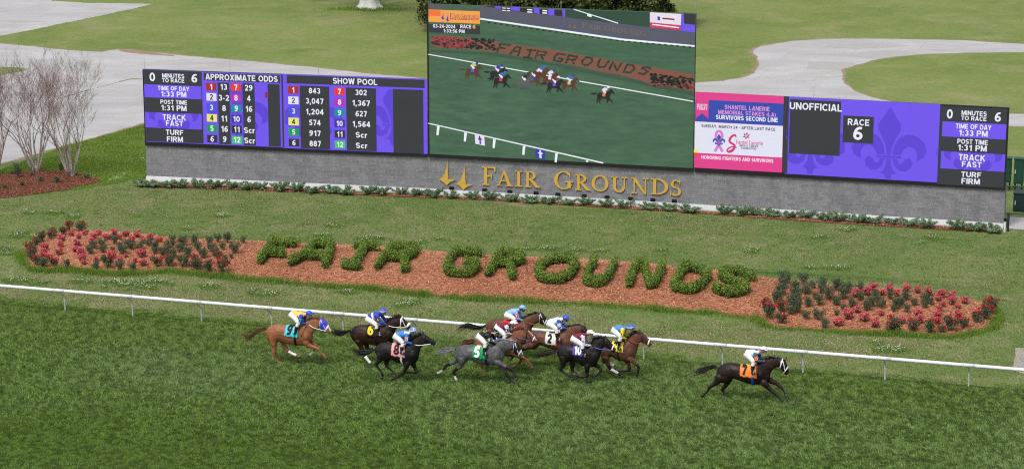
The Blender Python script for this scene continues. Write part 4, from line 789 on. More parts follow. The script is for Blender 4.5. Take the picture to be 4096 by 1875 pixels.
def ballpts(c, r, n, lo=.55):
    d = rng.normal(0, 1, (n, 3)); d /= np.linalg.norm(d, axis=1)[:, None]; return np.array(c)+d*np.array(r)*(rng.uniform(lo, 1, (n, 1))**.6)
L_BOX = leaf_mat('boxwood_leaf', [(.05, .10, .014), (.125, .215, .027), (.27, .37, .058)])
L_ROSE = leaf_mat('rose_leaf', [(.045, .075, .04), (.08, .125, .065), (.13, .18, .10)])
L_ROSE2 = leaf_mat('rose_leaf_pale', [(.04, .065, .032), (.065, .10, .048), (.10, .14, .07)])
L_JUN = leaf_mat('juniper_leaf', [(.10, .17, .09), (.19, .28, .155), (.30, .40, .24)])
L_RED = leaf_mat('red_bloom', [(.45, .010, .022), (.60, .022, .04), (.70, .06, .08)], .5)
L_PINK = leaf_mat('pink_bloom', [(.60, .055, .09), (.76, .125, .17), (.84, .25, .29)], .55)
M_STEM = plain('stem_bark', (.10, .07, .05), .9, .2, 10)
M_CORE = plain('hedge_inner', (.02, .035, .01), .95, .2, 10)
# --- clipped box hedges spelling FAIR GROUNDS on the bed
def za(*L): return [(1000+x*.40761, 900+y*.40761) for x, y in L]
def zb(*L): return [(2000+x*.42702, 950+y*.42702) for x, y in L]
def sr(*L): return list(L)
HEDGE = [('F', 'letter F, start of the first word', [za((215, 195), (195, 240), (150, 310), (100, 375)), za((215, 195), (330, 205), (455, 205)), za((190, 300), (260, 300), (325, 305))]),
 ('A', 'letter A of the first word', [za((640, 215), (560, 290), (480, 350), (400, 395)), za((645, 215), (730, 220), (800, 225)), za((800, 225), (775, 320), (735, 415)), za((560, 320), (660, 330), (760, 335))]),
 ('I', 'letter I of the first word', [za((1040, 220), (1140, 235), (1240, 240)), za((1140, 240), (1080, 320), (1020, 420)), za((915, 415), (1000, 428), (1070, 430))]),
 ('R', 'letter R ending the first word', [za((1400, 245), (1340, 320), (1250, 430)), za((1400, 245), (1520, 255), (1625, 260)), za((1625, 260), (1590, 315), (1500, 345)), za((1350, 340), (1430, 345), (1500, 345)), za((1500, 350), (1520, 400), (1510, 460))]),
 ('G', 'letter G of the second word', [za((2265, 305), (2140, 295), (2030, 290)), za((2025, 290), (1960, 360), (1925, 460)), za((1930, 470), (2030, 495), (2160, 498)), za((2175, 490), (2215, 440), (2215, 410)), za((2215, 410), (2120, 400))]),
 ('R', 'letter R of the second word', [sr((1998, 1026), (1975, 1070), (1952, 1104)), sr((1998, 1024), (2040, 1028), (2086, 1034)), sr((2088, 1038), (2075, 1056), (2045, 1066)), sr((1985, 1062), (2015, 1065), (2045, 1066)), sr((2040, 1068), (2046, 1092), (2050, 1116))]),
 ('O', 'letter O of the second word', [zb((530, 228), (640, 232), (702, 270), (692, 320), (640, 385), (540, 418), (420, 412), (360, 372), (372, 315), (430, 255), (530, 228))]),
 ('U', 'letter U of the second word', [zb((880, 240), (840, 320), (805, 420)), zb((810, 430), (870, 448), (945, 442)), zb((945, 440), (1020, 375), (1075, 255))]),
 ('N', 'letter N of the second word', [zb((1290, 265), (1240, 360), (1210, 460)), zb((1340, 265), (1370, 370), (1400, 475)), zb((1525, 285), (1490, 370), (1435, 470))]),
 ('D', 'letter D of the second word', [zb((1720, 300), (1680, 390), (1635, 488)), zb((1720, 298), (1860, 325), (1938, 375), (1900, 445), (1812, 510), (1720, 508), (1640, 492))]),
 ('S', 'letter S of the second word', [zb((2360, 400), (2300, 365), (2190, 350), (2085, 355), (2095, 405), (2180, 440), (2290, 480), (2280, 520), (2180, 545), (2080, 530), (2010, 500))])]
for ch, lab, strokes in HEDGE:
    pts = []; allp = []
    for s_ in strokes:
        P = catmull([GT(x, y+7) for x, y in s_], 6)
        for a, b in zip(P[:-1], P[1:]):
            m = max(1, int(np.linalg.norm(b-a)/.3))
            for j in range(m): allp.append(a+(b-a)*j/m)
        allp.append(P[-1])
    O = np.mean(allp, 0); O[2] = terr(O[0], O[1])
    root = empty('letter_hedge', O, 'clipped green boxwood hedge forming the '+lab, 'hedge', 'hedges spelling the name on the mulch bed')
    mb = MB(); CC = []; NN = []
    for s_ in strokes:
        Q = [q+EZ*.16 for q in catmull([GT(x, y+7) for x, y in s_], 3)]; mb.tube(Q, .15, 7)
    for p in allp:
        z = terr(p[0], p[1]); r = random.uniform(.18, .24)
        c = np.array([p[0]+random.gauss(0, .04), p[1]+random.gauss(0, .05), z+.27+random.uniform(-.04, .07)])
        q = ballpts(c, (r*.92, r*1.2, .25+random.uniform(0, .06)), 170, .75); CC.append(q); NN.append(q-c)
    mb.build('stems', M_CORE, root, O, True)  # dark core tubes added inside the leaves to block the view through
    CC = np.concatenate(CC); NN = np.concatenate(NN); NN /= np.linalg.norm(NN, axis=1)[:, None]+1e-9; k = CC[:, 2] > terr(CC[:, 0], CC[:, 1])+.0
    leaves('foliage', CC[k], .036, L_BOX, root, .5, .6, O, NN[k])
# --- rose bushes: prototypes at the origin, then copies
def rose(kind, seed):
    global rng; keep = rng; rng = np.random.default_rng(seed); rr = random.Random(seed)
    root = bpy.data.objects.new({'p': 'flowering_shrub', 'd': 'rose_bush', 'g': 'rose_bush'}[kind], None); COL.objects.link(root)
    mb = MB(); tips = []
    for i in range(9):
        a = rr.uniform(0, 6.28); r = rr.uniform(.12, .36); h = rr.uniform(.3, .62); tip = np.array([r*math.cos(a), r*math.sin(a), h]); tips.append(tip)
        mb.tube([(0, 0, 0), tip*.5+np.array([0, 0, .06]), tip], [.014, .009, .005], 4)
    mb.build('stems', M_STEM, root)
    if kind == 'p':
        C = np.concatenate([ballpts((t[0], t[1], t[2]-.04), (.15, .15, .14), 34, .3) for t in tips]); C = np.concatenate([C, ballpts((0, 0, .2), (.3, .3, .2), 170, .3)]); leaves('foliage', C[C[:, 2] > .02], .045, L_ROSE2, root)
        C = np.concatenate([ballpts((t[0]*1.02, t[1]*1.02, t[2]+.03), (.16, .16, .12), 40, .6) for t in tips]+[ballpts((0, 0, .36), (.36, .36, .28), 170, .75)]); leaves('blooms', C[C[:, 2] > .08], .042, L_PINK, root, 1.0, .9)
    else:
        n = 95 if kind == 'd' else 62
        C = np.concatenate([ballpts((t[0]*.95, t[1]*.95, t[2]*.85), (.2, .2, .2), n, .2) for t in tips]+[ballpts((0, 0, .28), (.30, .30, .24), 150, .3)]); leaves('foliage', C[C[:, 2] > .02], .042, L_ROSE, root)
        if kind == 'd':
            B = []
            for i in range(11):
                a = rr.uniform(0, 6.28); r = rr.uniform(.1, .5); c = np.array([r*math.cos(a), r*math.sin(a), .78-r*.75+rr.uniform(-.02, .08)]); B.append(ballpts(c, (.05, .05, .045), 16, .5))
            leaves('blooms', np.concatenate(B), .035, L_RED, root, .6, .9)
    rng = keep; return root
PROTO = {k: [rose(k, 100+i*7+j) for j in range(3)] for i, k in enumerate('pdg')}
ZL = lambda x, y: (x*.42702, 840+y*.42702); ZR = lambda x, y: (2950+x*.46642, 1050+y*.46642)
BUSH = {('left', 'd'): [(650, 170, 80), (755, 165, 95), (600, 205, 80), (500, 220, 80), (390, 270, 85), (340, 300, 85), (480, 250, 70), (265, 345, 75), (300, 370, 80), (290, 430, 95), (340, 490, 80), (410, 510, 85), (510, 510, 70), (1010, 510, 95), (1480, 500, 90), (1580, 495, 95), (1840, 530, 95), (1950, 540, 100), (2090, 560, 105), (2090, 475, 75), (2040, 440, 65)],
 ('left', 'p'): [(670, 225, 70), (800, 215, 75), (740, 250, 70), (580, 265, 85), (570, 325, 75), (555, 390, 85), (720, 310, 85), (710, 365, 75), (420, 350, 85), (410, 405, 85), (455, 435, 70), (760, 400, 85), (770, 452, 90), (785, 492, 60), (920, 215, 75), (880, 248, 75), (1000, 250, 85), (860, 295, 75), (1070, 210, 80), (1290, 230, 80), (1410, 247, 80), (1490, 280, 75), (1240, 282, 70), (1120, 260, 55), (1045, 425, 95), (1180, 430, 50), (1325, 410, 95), (1340, 290, 65), (1430, 448, 70), (1340, 490, 90), (1125, 468, 60), (1265, 475, 55), (900, 465, 50), (500, 475, 75), (1180, 222, 75)],
 ('left', 'g'): [(960, 310, 70), (890, 340, 70), (970, 370, 80), (850, 385, 75), (1070, 300, 70), (1120, 350, 65), (1190, 330, 80), (1160, 385, 80), (1230, 345, 70), (1310, 345, 80), (1400, 310, 75), (1450, 350, 85), (1615, 285, 65), (1720, 295, 100), (1830, 305, 90), (1970, 310, 85), (2040, 280, 75), (2130, 280, 80), (2275, 290, 70), (1595, 335, 80), (1560, 380, 80), (1680, 370, 75), (1850, 350, 80), (1980, 360, 80), (2090, 348, 70), (2200, 372, 95), (1750, 415, 85), (1900, 425, 80), (2010, 410, 75), (1630, 420, 80), (1525, 402, 80), (1450, 392, 60), (890, 530, 75), (1120, 535, 85), (1235, 540, 85), (1710, 500, 105), (620, 520, 80), (1820, 462, 60), (2170, 440, 45), (1060, 375, 45)],
 ('right', 'g'): [(400, 150, 85), (565, 155, 90), (720, 182, 85), (650, 205, 65), (390, 200, 85), (380, 250, 85), (335, 315, 105), (495, 220, 85), (580, 240, 85), (500, 290, 95), (480, 332, 95), (710, 245, 65), (790, 290, 90), (840, 205, 95), (930, 232, 95), (910, 290, 85), (850, 342, 75), (1040, 222, 70), (670, 300, 55), (610, 358, 75), (705, 348, 75), (985, 367, 60), (1050, 310, 65), (1180, 295, 75), (1310, 298, 65), (1445, 305, 70), (1150, 350, 80), (1220, 367, 75), (1110, 392, 75), (1355, 370, 80), (1340, 408, 55), (1400, 345, 65), (1520, 350, 65), (1600, 320, 85), (1650, 350, 55), (1600, 372, 55), (1450, 414, 55), (500, 398, 95), (590, 462, 75), (700, 462, 95), (850, 440, 45), (915, 402, 55), (755, 542, 75), (450, 430, 70)],
 ('right', 'd'): [(265, 435, 130), (375, 400, 75), (380, 495, 75), (1330, 565, 105), (1500, 555, 85), (1650, 575, 95), (1750, 585, 60), (1840, 555, 95), (1940, 532, 75), (2050, 485, 85), (2120, 455, 90), (2160, 395, 100), (2130, 425, 85), (2190, 370, 75)],
 ('right', 'p'): [(1160, 222, 75), (1020, 270, 85), (1110, 258, 75), (1240, 265, 65), (1305, 228, 75), (1365, 268, 65), (1445, 228, 75), (1545, 242, 65), (1630, 255, 75), (1745, 272, 85), (1840, 288, 80), (1720, 312, 65), (1835, 337, 75), (1950, 332, 70), (1760, 362, 55), (1890, 378, 55), (945, 452, 100), (865, 517, 85), (1025, 412, 60), (1230, 438, 55), (1090, 478, 80), (1180, 532, 75), (1405, 502, 70), (1550, 457, 85), (1565, 495, 75), (1715, 448, 70), (1890, 450, 65), (1815, 475, 55), (1710, 507, 65), (2040, 442, 55), (1730, 398, 55)]}
DESC = {'p': 'pink-blooming shrub', 'd': 'rose bush dotted with red roses', 'g': 'bloomless dark rose bush'}
first = set()
for (side, k), L in BUSH.items():
    z = ZL if side == 'left' else ZR; items = []
    for (x, y, s_) in L:
        px, py = z(x, y); p = GT(px, py+s_*.17); dx, dy = p[0]-_bA[0], p[1]-_bA[1]; sc_ = s_*(.42702 if side == 'left' else .46642)/80.0
        items.append((px, dx*_bn[0]+dy*_bn[1], p, sc_))
    ss = sorted(q[1] for q in items); c1, c2 = ss[len(ss)//3], ss[2*len(ss)//3]
    rows = {'front': [], 'middle': [], 'back': []}
    for q in items: rows['front' if q[1] < c1 else 'middle' if q[1] < c2 else 'back'].append(q)
    for rn, R_ in rows.items():
        R_.sort(key=lambda q: q[0])
        for i, (px, s_, p, sc_) in enumerate(R_):
            j = (i*5+len(rn)) % 3; pr = PROTO[k][j]
            o = pr if (k, j) not in first else copy_tree(pr); first.add((k, j))
            o.location = (p[0], p[1], float(terr(p[0], p[1]))+.02); s = sc_*random.uniform(1.22, 1.4)*(.88 if k == 'p' else 1); o.scale = (s*random.uniform(.9, 1.1), s*random.uniform(.9, 1.1), s*random.uniform(.9, 1.15)*(1 if k == 'p' else 1.25)); o.rotation_euler = (0, 0, random.uniform(0, 6.28))
            tag(o, '%s, %s from left in %s row, %s flower bed' % (DESC[k], ORD[i], rn, side), 'shrub', {'p': 'pink flowering shrubs in the mulch bed', 'd': 'red rose bushes in the mulch bed', 'g': 'rose bushes without blooms in the mulch bed'}[k])
# --- junipers along the wall foot
def juniper(seed):
    global rng; keep = rng; rng = np.random.default_rng(seed); rr = random.Random(seed); root = bpy.data.objects.new('juniper', None); COL.objects.link(root); mb = MB(); C = []
    for i in range(13):
        a = rr.uniform(0, 6.28); r = rr.uniform(.25, .62); h = rr.uniform(.12, .36); tip = np.array([r*math.cos(a), r*.8*math.sin(a), h]); mb.tube([(0, 0, 0), tip*.6, tip], [.02, .012, .006], 4)
        for s in np.linspace(.35, 1.05, 8): C.append(ballpts(tip*s, (.12, .12, .06), 24, .2))
    mb.build('stems', M_STEM, root); C = np.concatenate(C); leaves('foliage', C[C[:, 2] > .01], .042, L_JUN, root, .6, .45); rng = keep; return root
JP = [juniper(31+i) for i in range(4)]; jf = set()
JL = [(540+x*.52795, 690+y*.52795) for x, y in [(60, 95), (140, 100), (250, 105), (355, 105), (490, 105), (610, 105), (745, 108), (855, 118), (955, 120), (1095, 130), (1220, 130), (1345, 145), (1485, 145), (1595, 155), (1760, 155), (1870, 160), (2010, 155), (2140, 165), (2260, 175), (2400, 182)]]
JL += [(1700+x*.42702, 560+y*.42702) for x, y in [(440, 538), (615, 545), (800, 560), (990, 578), (1165, 582), (1355, 592), (1510, 597), (1705, 614), (1865, 622), (2100, 637), (2280, 647), (2470, 667)]]
JL += [(2700+x*.54193, 700+y*.54193) for x, y in [(370, 280), (490, 288), (610, 288), (720, 297), (850, 305), (975, 304), (1100, 325), (1215, 330), (1345, 342), (1460, 347), (1600, 352), (1740, 367), (1860, 380), (2090, 392), (2215, 402), (2345, 414)]]
JL.sort(); sec = [('below the left tote screen', 574, 1712), ('below the video screen', 1712, 2778), ('below the right tote screen', 2778, 4100)]; cnt = {}
for i, (x, y) in enumerate(JL):
    nm = [s_ for s_ in sec if x < s_[2]][0]; cnt[nm[0]] = cnt.get(nm[0], 0)+1; j = (i*7+i//3) % 4; o = JP[j] if j not in jf else copy_tree(JP[j]); jf.add(j)
    p = G(x, y+6); o.location = (p[0], p[1], .03); s = random.uniform(.85, 1.1); o.scale = (s, s, s*random.uniform(.9, 1.15)); o.rotation_euler = (0, 0, random.choice([0, PI])+random.uniform(-.5, .5))
    lab = 'low juniper in mulch strip, %s from left %s' % (ORD[cnt[nm[0]]-1], nm[0]); tag(o, lab, 'shrub', 'junipers along the block wall')
# --- little shrubs on the mound
ms = [(125, 935, 90, 'tall dark little shrub with upright stems, on the left of the mulch mound'), (30, 1022, 55, 'pale green low plant at the front left of the mulch mound'), (150, 1003, 55, 'pale green low plant in the middle of the mulch mound'), (280, 972, 60, 'pale green sprawling plant just below the middle tree'), (385, 975, 80, 'bushy green plant left of the right bare tree'), (420, 903, 60, 'dark little shrub on grass behind the right bare tree'), (595, 952, 65, 'dark spindly plant at the right tip of the mulch mound'), (225, 938, 45, 'tiny dark plant at the foot of the middle bare tree'), (85, 925, 50, 'grey-green twiggy plant at the left rear of the mound')]
for i, (x, y, s_, lab) in enumerate(ms):
    o = copy_tree(PROTO['g'][i % 3]); o.name = 'small_shrub'; p = G(x*.58528, 150+y*.58528+s_*.15); o.location = (p[0], p[1], .03); s = s_*.58528/66; o.scale = (s*.8, s*.8, s*(1.5 if i in (0, 5) else .8)); o.rotation_euler = (0, 0, random.uniform(0, 6)); tag(o, lab, 'shrub', 'small plants on the mulch mound')
# --- bare crape myrtles
t = NT('smooth_bark'); c = t.ramp(t.noise(t.pos((1, 1, .3)), 5, 5, .6), [(.3, (.25, .21, .195)), (.5, (.36, .32, .30)), (.7, (.46, .42, .40))]); t.set('Base Color', c); t.set('Roughness', .8); M_CM = t.m
M_TWIG = plain('fine_twigs', (.235, .17, .155), .9, .2, 5)
def myrtle(O, h, lab, seed):
    rr = random.Random(seed); root = empty('crape_myrtle', O, lab, 'tree', 'bare crape myrtles on the mulch mound'); tk = MB(); tw = MB(); O = np.array(O, float)
    def grow(p, d, L, r, lev):
        n = 5; P = [p]; R = [r]
        for i in range(n):
            d = d+np.array([rr.gauss(0, .09), rr.gauss(0, .09), rr.gauss(.035, .05)]); d = d/np.linalg.norm(d); P.append(P[-1]+d*L/n); R.append(r*(1-.55*(i+1)/n))
        (tk if lev < 1 else tw).tube(P, R, 6 if lev < 2 else 3)
        if lev < 5:
            k = [0, 3, 3, 3, 4][lev] if lev else 3
            for j in range(k):
                i = rr.choice([2, 3, 4, 5]) if j else 5; a = rr.uniform(0, 6.28); sp = rr.uniform(.2, .55)*(1+.12*lev); q = d+sp*np.array([math.cos(a), math.sin(a), rr.uniform(-.15, .35)]); q /= np.linalg.norm(q); grow(P[i], q, L*rr.uniform(.52, .78), max(R[i]*rr.uniform(.55, .75), .0045), lev+1)
    for i in range(9):
        a = i/9*6.28+rr.uniform(-.3, .3); sp = rr.uniform(.10, .34); d = np.array([sp*math.cos(a), sp*math.sin(a), 1.]); d /= np.linalg.norm(d); b = O+np.array([.13*math.cos(a), .13*math.sin(a), -.05]); grow(b, d, h*rr.uniform(.40, .5), rr.uniform(.05, .075), 0)
    tk.ball(O+EZ*.1, (.22, .22, .3), 8, 6); tk.build('trunk', M_CM, root, O, True); tw.build('crown', M_TWIG, root, O)
myrtle(G(284, 706), 5.7, 'right bare crape myrtle with pale stems, nearest the scoreboard', 3); myrtle(G(141, 688), 5.6, 'middle bare crape myrtle with pale stems on mulch mound', 8); myrtle(G(-20, 700), 5.6, 'leftmost bare crape myrtle cut by the left picture edge', 5)
# --- evergreen oak behind the video screen, its lower crown showing over the top
L_OAK = leaf_mat('oak_leaf', [(.022, .036, .010), (.055, .08, .02), (.13, .16, .045)], .5, .2)
M_BARK = plain('oak_bark', (.09, .075, .06), .95, .3, 3, .1, bump=.5)
OK_ = np.array([2.6, 188., 0]); oak = empty('oak_tree', OK_, 'spreading green live oak behind the top edge of the video screen', 'tree'); mb = MB(); mb.tube([OK_-EZ*.1, OK_+EZ*1.2, OK_+EZ*3.2], [.9, .62, .55], 10)
cl_ = []; rr = random.Random(4)
for i in range(11):
    a = i/11*6.28+rr.uniform(-.2, .2); L = rr.uniform(6, 10); tip = OK_+np.array([L*math.cos(a), L*math.sin(a)*.75, rr.uniform(2.6, 6.5)]); mid = OK_+np.array([L*.5*math.cos(a), L*.4*math.sin(a), rr.uniform(4.5, 6)]); P = catmull([OK_+EZ*2.6, mid, tip], 6); mb.tube(P, np.linspace(.3, .06, len(P)), 6)
    for q in P[4:]: cl_.append((q+np.array([rr.gauss(0, .8), rr.gauss(0, .8), rr.gauss(.4, .7)]), rr.uniform(.9, 1.5)))
mb.build('trunk', M_BARK, oak, OK_, True)
for i in range(150):
    a = rr.uniform(0, 6.28); r = 10.6*math.sqrt(rr.uniform(.25, 1)); z = 2.2+(1-(r/11)**2)*6.5*rr.uniform(.6, 1)+rr.uniform(0, 3.0); cl_.append((OK_+np.array([r*math.cos(a), r*math.sin(a)*.8, z]), rr.uniform(.7, 1.5)))
for i in range(230):  # low branches hanging nearly to the grass on the near side
    x = rr.uniform(-10.2, 10.0); yy = -8.2*math.sqrt(max(.05, 1-(x/11.2)**2))+rr.uniform(-.6, 1.6); cl_.append((OK_+np.array([x, yy, rr.uniform(.9 if x < -8 else 1.6, 5.2)]), rr.uniform(.55, 1.1)))
for i in range(60):   # the drooping skirt on the near side
    a = rr.uniform(PI*.95, PI*2.05); r = rr.uniform(8.6, 10.8); cl_.append((OK_+np.array([r*math.cos(a), r*math.sin(a)*.8, rr.uniform(1.2, 5)]), rr.uniform(.6, 1.2)))
C = np.concatenate([ballpts(c, (r, r, r*.75), int(230*r*r), .35) for c, r in cl_]); N_ = np.concatenate([np.tile(c, (int(230*r*r), 1)) for c, r in cl_]); N_ = C-N_; N_ /= np.linalg.norm(N_, axis=1)[:, None]+1e-9
k = C[:, 2] > .3; leaves('crown', C[k], .15, L_OAK, oak, .5, .55, OK_, N_[k])
# --- tree with whitewashed trunk
WT = G(1476, 34); wt = empty('whitewashed_tree', WT, 'flared white painted tree trunk at the top edge of the photo', 'tree'); mb = MB()
rs = []
for z, r in ((-.1, 1.28), (.12, 1.08), (.35, .9), (.7, .8), (1.3, .74), (2.2, .72)):
    rs.append([WT+np.array([math.cos(a)*r*(1+.12*math.sin(5*a+1)*max(0, 1-z)), math.sin(a)*r*(1+.1*math.sin(4*a)*max(0, 1-z)), z]) for a in np.linspace(0, 2*PI, 28, endpoint=False)])
mb.rings(rs); mb.build('trunk', plain('whitewash', (.70, .70, .68), .9, .18, 2.5, .1, bump=.6), wt, WT, True)
mb = MB(); cl_ = []
for i in range(6):
    a = i*1.05; tip = WT+np.array([5*math.cos(a), 5*math.sin(a), 9+rr.uniform(-1, 1)]); P = catmull([WT+EZ*2.0, WT+np.array([1.6*math.cos(a), 1.6*math.sin(a), 5]), tip], 5); mb.tube(P, np.linspace(.4, .1, len(P)), 7)
    for j in range(7): cl_.append((tip+np.array([rr.gauss(0, 1.6), rr.gauss(0, 1.6), rr.gauss(.4, .8)]), 1.2))
mb.build('limbs', M_BARK, wt, WT, True); leaves('crown', np.concatenate([ballpts(c, r, 170, .3) for c, r in cl_]), .2, L_OAK, wt, .5, .55, WT)
x, y = np.array([WT[0]+rng.normal(0, 1.5, 1500)]), np.array([WT[1]-.9+rng.normal(0, .45, 1500)])
blades('tree_foot_grass', x[0], y[0], np.zeros(1500), rng.uniform(.1, .3, 1500), .07, rng.uniform(0, 6, 1500), .5, M_BW, 'tall grass round the foot of the white tree trunk')
# ------------------------------------------------------------------ running rail
RD = (G(3920, 1551)-G(261, 1241)); RD = RD/np.linalg.norm(RD); RN = np.array([RD[1], -RD[0], 0.])     # towards the track
M_RAIL = plain('white_rail', (.70, .72, .745), .4, .10, 1.5, .4); M_SLV = plain('rail_sleeve', (.60, .60, .63), .45, .08, 2, .4); M_GALV = plain('galvanised_post', (.56, .60, .61), .5, .2, 6, .4)
feet = [(2, 1224), (261, 1241), (528, 1263.5), (803, 1287), (1082, 1299), (1380, 1329), (1673, 1350), (1975, 1372), (2285, 1398), (2607, 1439), (3256, 1494), (3582, 1521), (3920, 1551)]
P0 = G(261, 1241); ft = sorted(np.dot(G(*q)-P0, RD) for q in feet); stp = (ft[-1]-ft[1])/11.0; n0 = P0
sp_ = np.polyfit(np.arange(len(ft[-3:])), ft[-3:], 1)[0]; sp_ = (ft[-1]-ft[-2]+ft[-2]-ft[-3])/2
rl = empty('running_rail', P0+RD*20, 'long white running rail on goose-neck posts beside the turf track', 'rail'); RO = P0+RD*20
t0, OV = np.dot(G(261, 1241)-P0, RD), .50
tops = [PV(245, 1163, P0+RN*OV, RN), PV(3920, 1463, P0+RN*OV, RN)]; RZ = (tops[0][2]+tops[1][2])/2
mb = MB(); mb.tube([P0+RN*OV+RD*q+EZ*RZ for q in np.linspace(-25, 62, 30)], .069, 14); mb.build('rail_tube', M_RAIL, rl, RO, True)
for i in range(-3, 19):
    b = P0+RD*(i*sp_); tp = b+RN*OV+EZ*RZ
    mb = MB(); P = catmull([b-EZ*.05, b+EZ*.5+RN*.02, b+EZ*(RZ-.30)+RN*.12, b+RN*(OV-.08)+EZ*(RZ-.10), tp-EZ*.03], 5); mb.tube(P, .034, 8, side=RD); mb.build('post', M_GALV, rl, RO, True)
    mb = MB(); mb.tube([tp-RD*.28, tp+RD*.28], .074, 14); mb.build('sleeve', M_SLV, rl, RO, True)
print('RAIL z', RZ, 'spacing', sp_, [round(q/sp_, 2) for q in ft])
# ------------------------------------------------------------------ equipment right of the board
M_GRN = plain('green_enamel', (.012, .055, .036), .45, .12, 3, .4); M_GRN2 = plain('dark_green_enamel', (.010, .028, .026), .5, .15, 3, .4); M_PIPE = plain('white_pipe', (.72, .72, .70), .5)
def equip(name, px0, px1, py_top, py_bot, base_y, depth, label, mat, legs=True):
    d, n = FAC[2][1], FAC[2][2]; P = G((px0+px1)/2, base_y); a = PV(px0, py_bot, P, n); b = PV(px1, py_bot, P, n); tp = PV((px0+px1)/2, py_top, P, n)[2]; bt = max(0.0, a[2]); w_ = abs(np.dot(b-a, d)); c = (a+b)/2; c[2] = 0
    o = empty(name, c, label, 'cabinet'); mb = MB(); mb.box(c+EZ*(tp+bt)/2-n*depth/2, w_, depth, tp-bt, d, n, EZ); mb.build('body', mat, o, c)
    mb = MB(); mb.box(c+EZ*(tp+.02)-n*depth/2, w_+.06, depth+.06, .05, d, n, EZ); mb.build('lid', mat, o, c)
    mb = MB(); mb.box(c+EZ*(tp+bt)/2+n*.012, w_*.86, .025, (tp-bt)*.88, d, n, EZ); dr = mb.build('door', mat, o, c)
    mb = MB(); mb.box(c+EZ*(tp+bt)/2-d*w_*.36+n*.045, .04, .04, .2, d, n, EZ); mb.build('handle', M_SLV, dr, c)
    if legs:
        for s_ in (-.35, .35):
            mb = MB(); mb.tube([c+d*w_*s_-n*depth/2, c+d*w_*s_-n*depth/2+EZ*(bt+.05)], .05, 8); mb.build('leg', mat, o, c)
        mb = MB(); mb.tube([c-d*w_*.55+EZ*.28+n*.05, c+d*w_*.55+EZ*.28+n*.05], .05, 8); mb.build('conduit', mat, o, c)
    return o
equip('electrical_cabinet', 4012, 4042, 636, 730, 764, .5, 'narrow green electrical cabinet on legs beside the right tote screen', M_GRN)
equip('electrical_cabinet', 4053, 4092, 638, 735, 766, .5, 'wide green electrical cabinet on legs at the right picture edge', M_GRN)
equip('utility_box', 4051, 4110, 776, 846, 848, .9, 'squat dark green utility box on the grass at the right edge', M_GRN2, False)
d, n = FAC[2][1], FAC[2][2]; gp0 = G(4031, 925); gt = empty('barrier_gate', gp0, 'dark metal barrier post and rail at the right end of the wall', 'gate')
mb = MB(); mb.tube([gp0, gp0+EZ*.95], .06, 10); mb.build('post', M_GRN2, gt, gp0); mb = MB(); mb.tube([gp0+EZ*.92-d*.15, gp0+EZ*.92+d*4], .035, 8); mb.build('crossbar', M_GRN2, gt, gp0)
wp0 = G(4018, 927); wp = empty('water_standpipe', wp0, 'short white standpipe with black cap at the end of the wall', 'pipe'); mb = MB(); mb.tube([wp0, wp0+EZ*.55], .05, 10); mb.build('pipe', M_PIPE, wp, wp0); mb = MB(); mb.tube([wp0+EZ*.55, wp0+EZ*.68], .075, 10); mb.build('cap', M_FL, wp, wp0)
# ------------------------------------------------------------------ horses and jockeys
HD = RD.copy(); HN = RN.copy()                     # running direction, and the side towards the stands
FRAME = {'a': (940, 1200, .23748), 'b': (1300, 1200, .28846), 'c': (1720, 1200, .30544), 'd': (2080, 1220, .27145), 'e': (2740, 1360, .23748)}
HWT = [.11, .20, .255, .265, .27, .275, .265, .23, .185, .09]; HWN = [.16, .125, .10, .085, .075]; HWH = [.085, .10, .085, .065, .058, .05]
def pp(s): return [tuple(float(v) for v in q.split(',')) for q in s.split()]
def coat_mat(name, col, col2, mott=0.0):
    t = NT(name); v = t.pos((1, 1, 1), (0, 0, 0)); f = t.noise(v, 2.2, 4, .6, .4); c = t.mix(t.ramp(f, [(.35, 0.0), (.68, 1.0)]), col, col2)
    if mott:
        vo = t.n('TexVoronoi', {'Vector': v, 'Scale': 14.0}); c = t.mix(t.ramp(vo.outputs['Distance'], [(.15, mott), (.5, 0.0)]), c, tuple(min(1, q*1.9) for q in col2))
    t.set('Base Color', c); t.set('Roughness', t.ramp(t.noise(v, 5, 3), [(.3, .32), (.7, .5)])); t.set('Specular IOR Level', .22); t.bump(t.math('ADD', t.noise(v, 6.5, 2, .5, .5), t.math('MULTIPLY', t.noise(v, 60, 3), .06)), .55, .05); return t.m
M_HOOF = plain('hoof_horn', (.075, .068, .062), .5, .25, 20); M_SOCK = plain('white_hair', (.60, .56, .50), .7, .12, 20); M_WRAP = plain('white_bandage', (.76, .75, .73), .8, .06, 20); M_BLKL = plain('black_leather', (.012, .011, .011), .4, .2, 20, .5); M_BRNL = plain('brown_leather', (.16, .05, .025), .5, .2, 20, .4)
M_EYE = plain('eye_dark', (.008, .006, .005), .1, .1, 5, .6); M_SKIN = plain('skin', (.42, .22, .15), .55, .12, 20); M_SKIND = plain('dark_skin', (.20, .10, .065), .55, .12, 20)
M_WHB = plain('white_breeches', (.70, .70, .72), .7, .05, 12, bump=.25); M_DK = plain('dark_goggles', (.015, .016, .02), .2, .1, 5, .6); M_BKHAIR = plain('black_hair', (.010, .009, .009), .45, .3, 20, .4); M_RDHAIR = plain('chestnut_hair', (.10, .035, .018), .5, .35, 20, .35); M_GYHAIR = plain('grey_hair', (.22, .22, .225), .55, .5, 8, .3); M_DRKPT = plain('dark_points', (.014, .011, .010), .45, .2, 12, .4)
_sk = {}
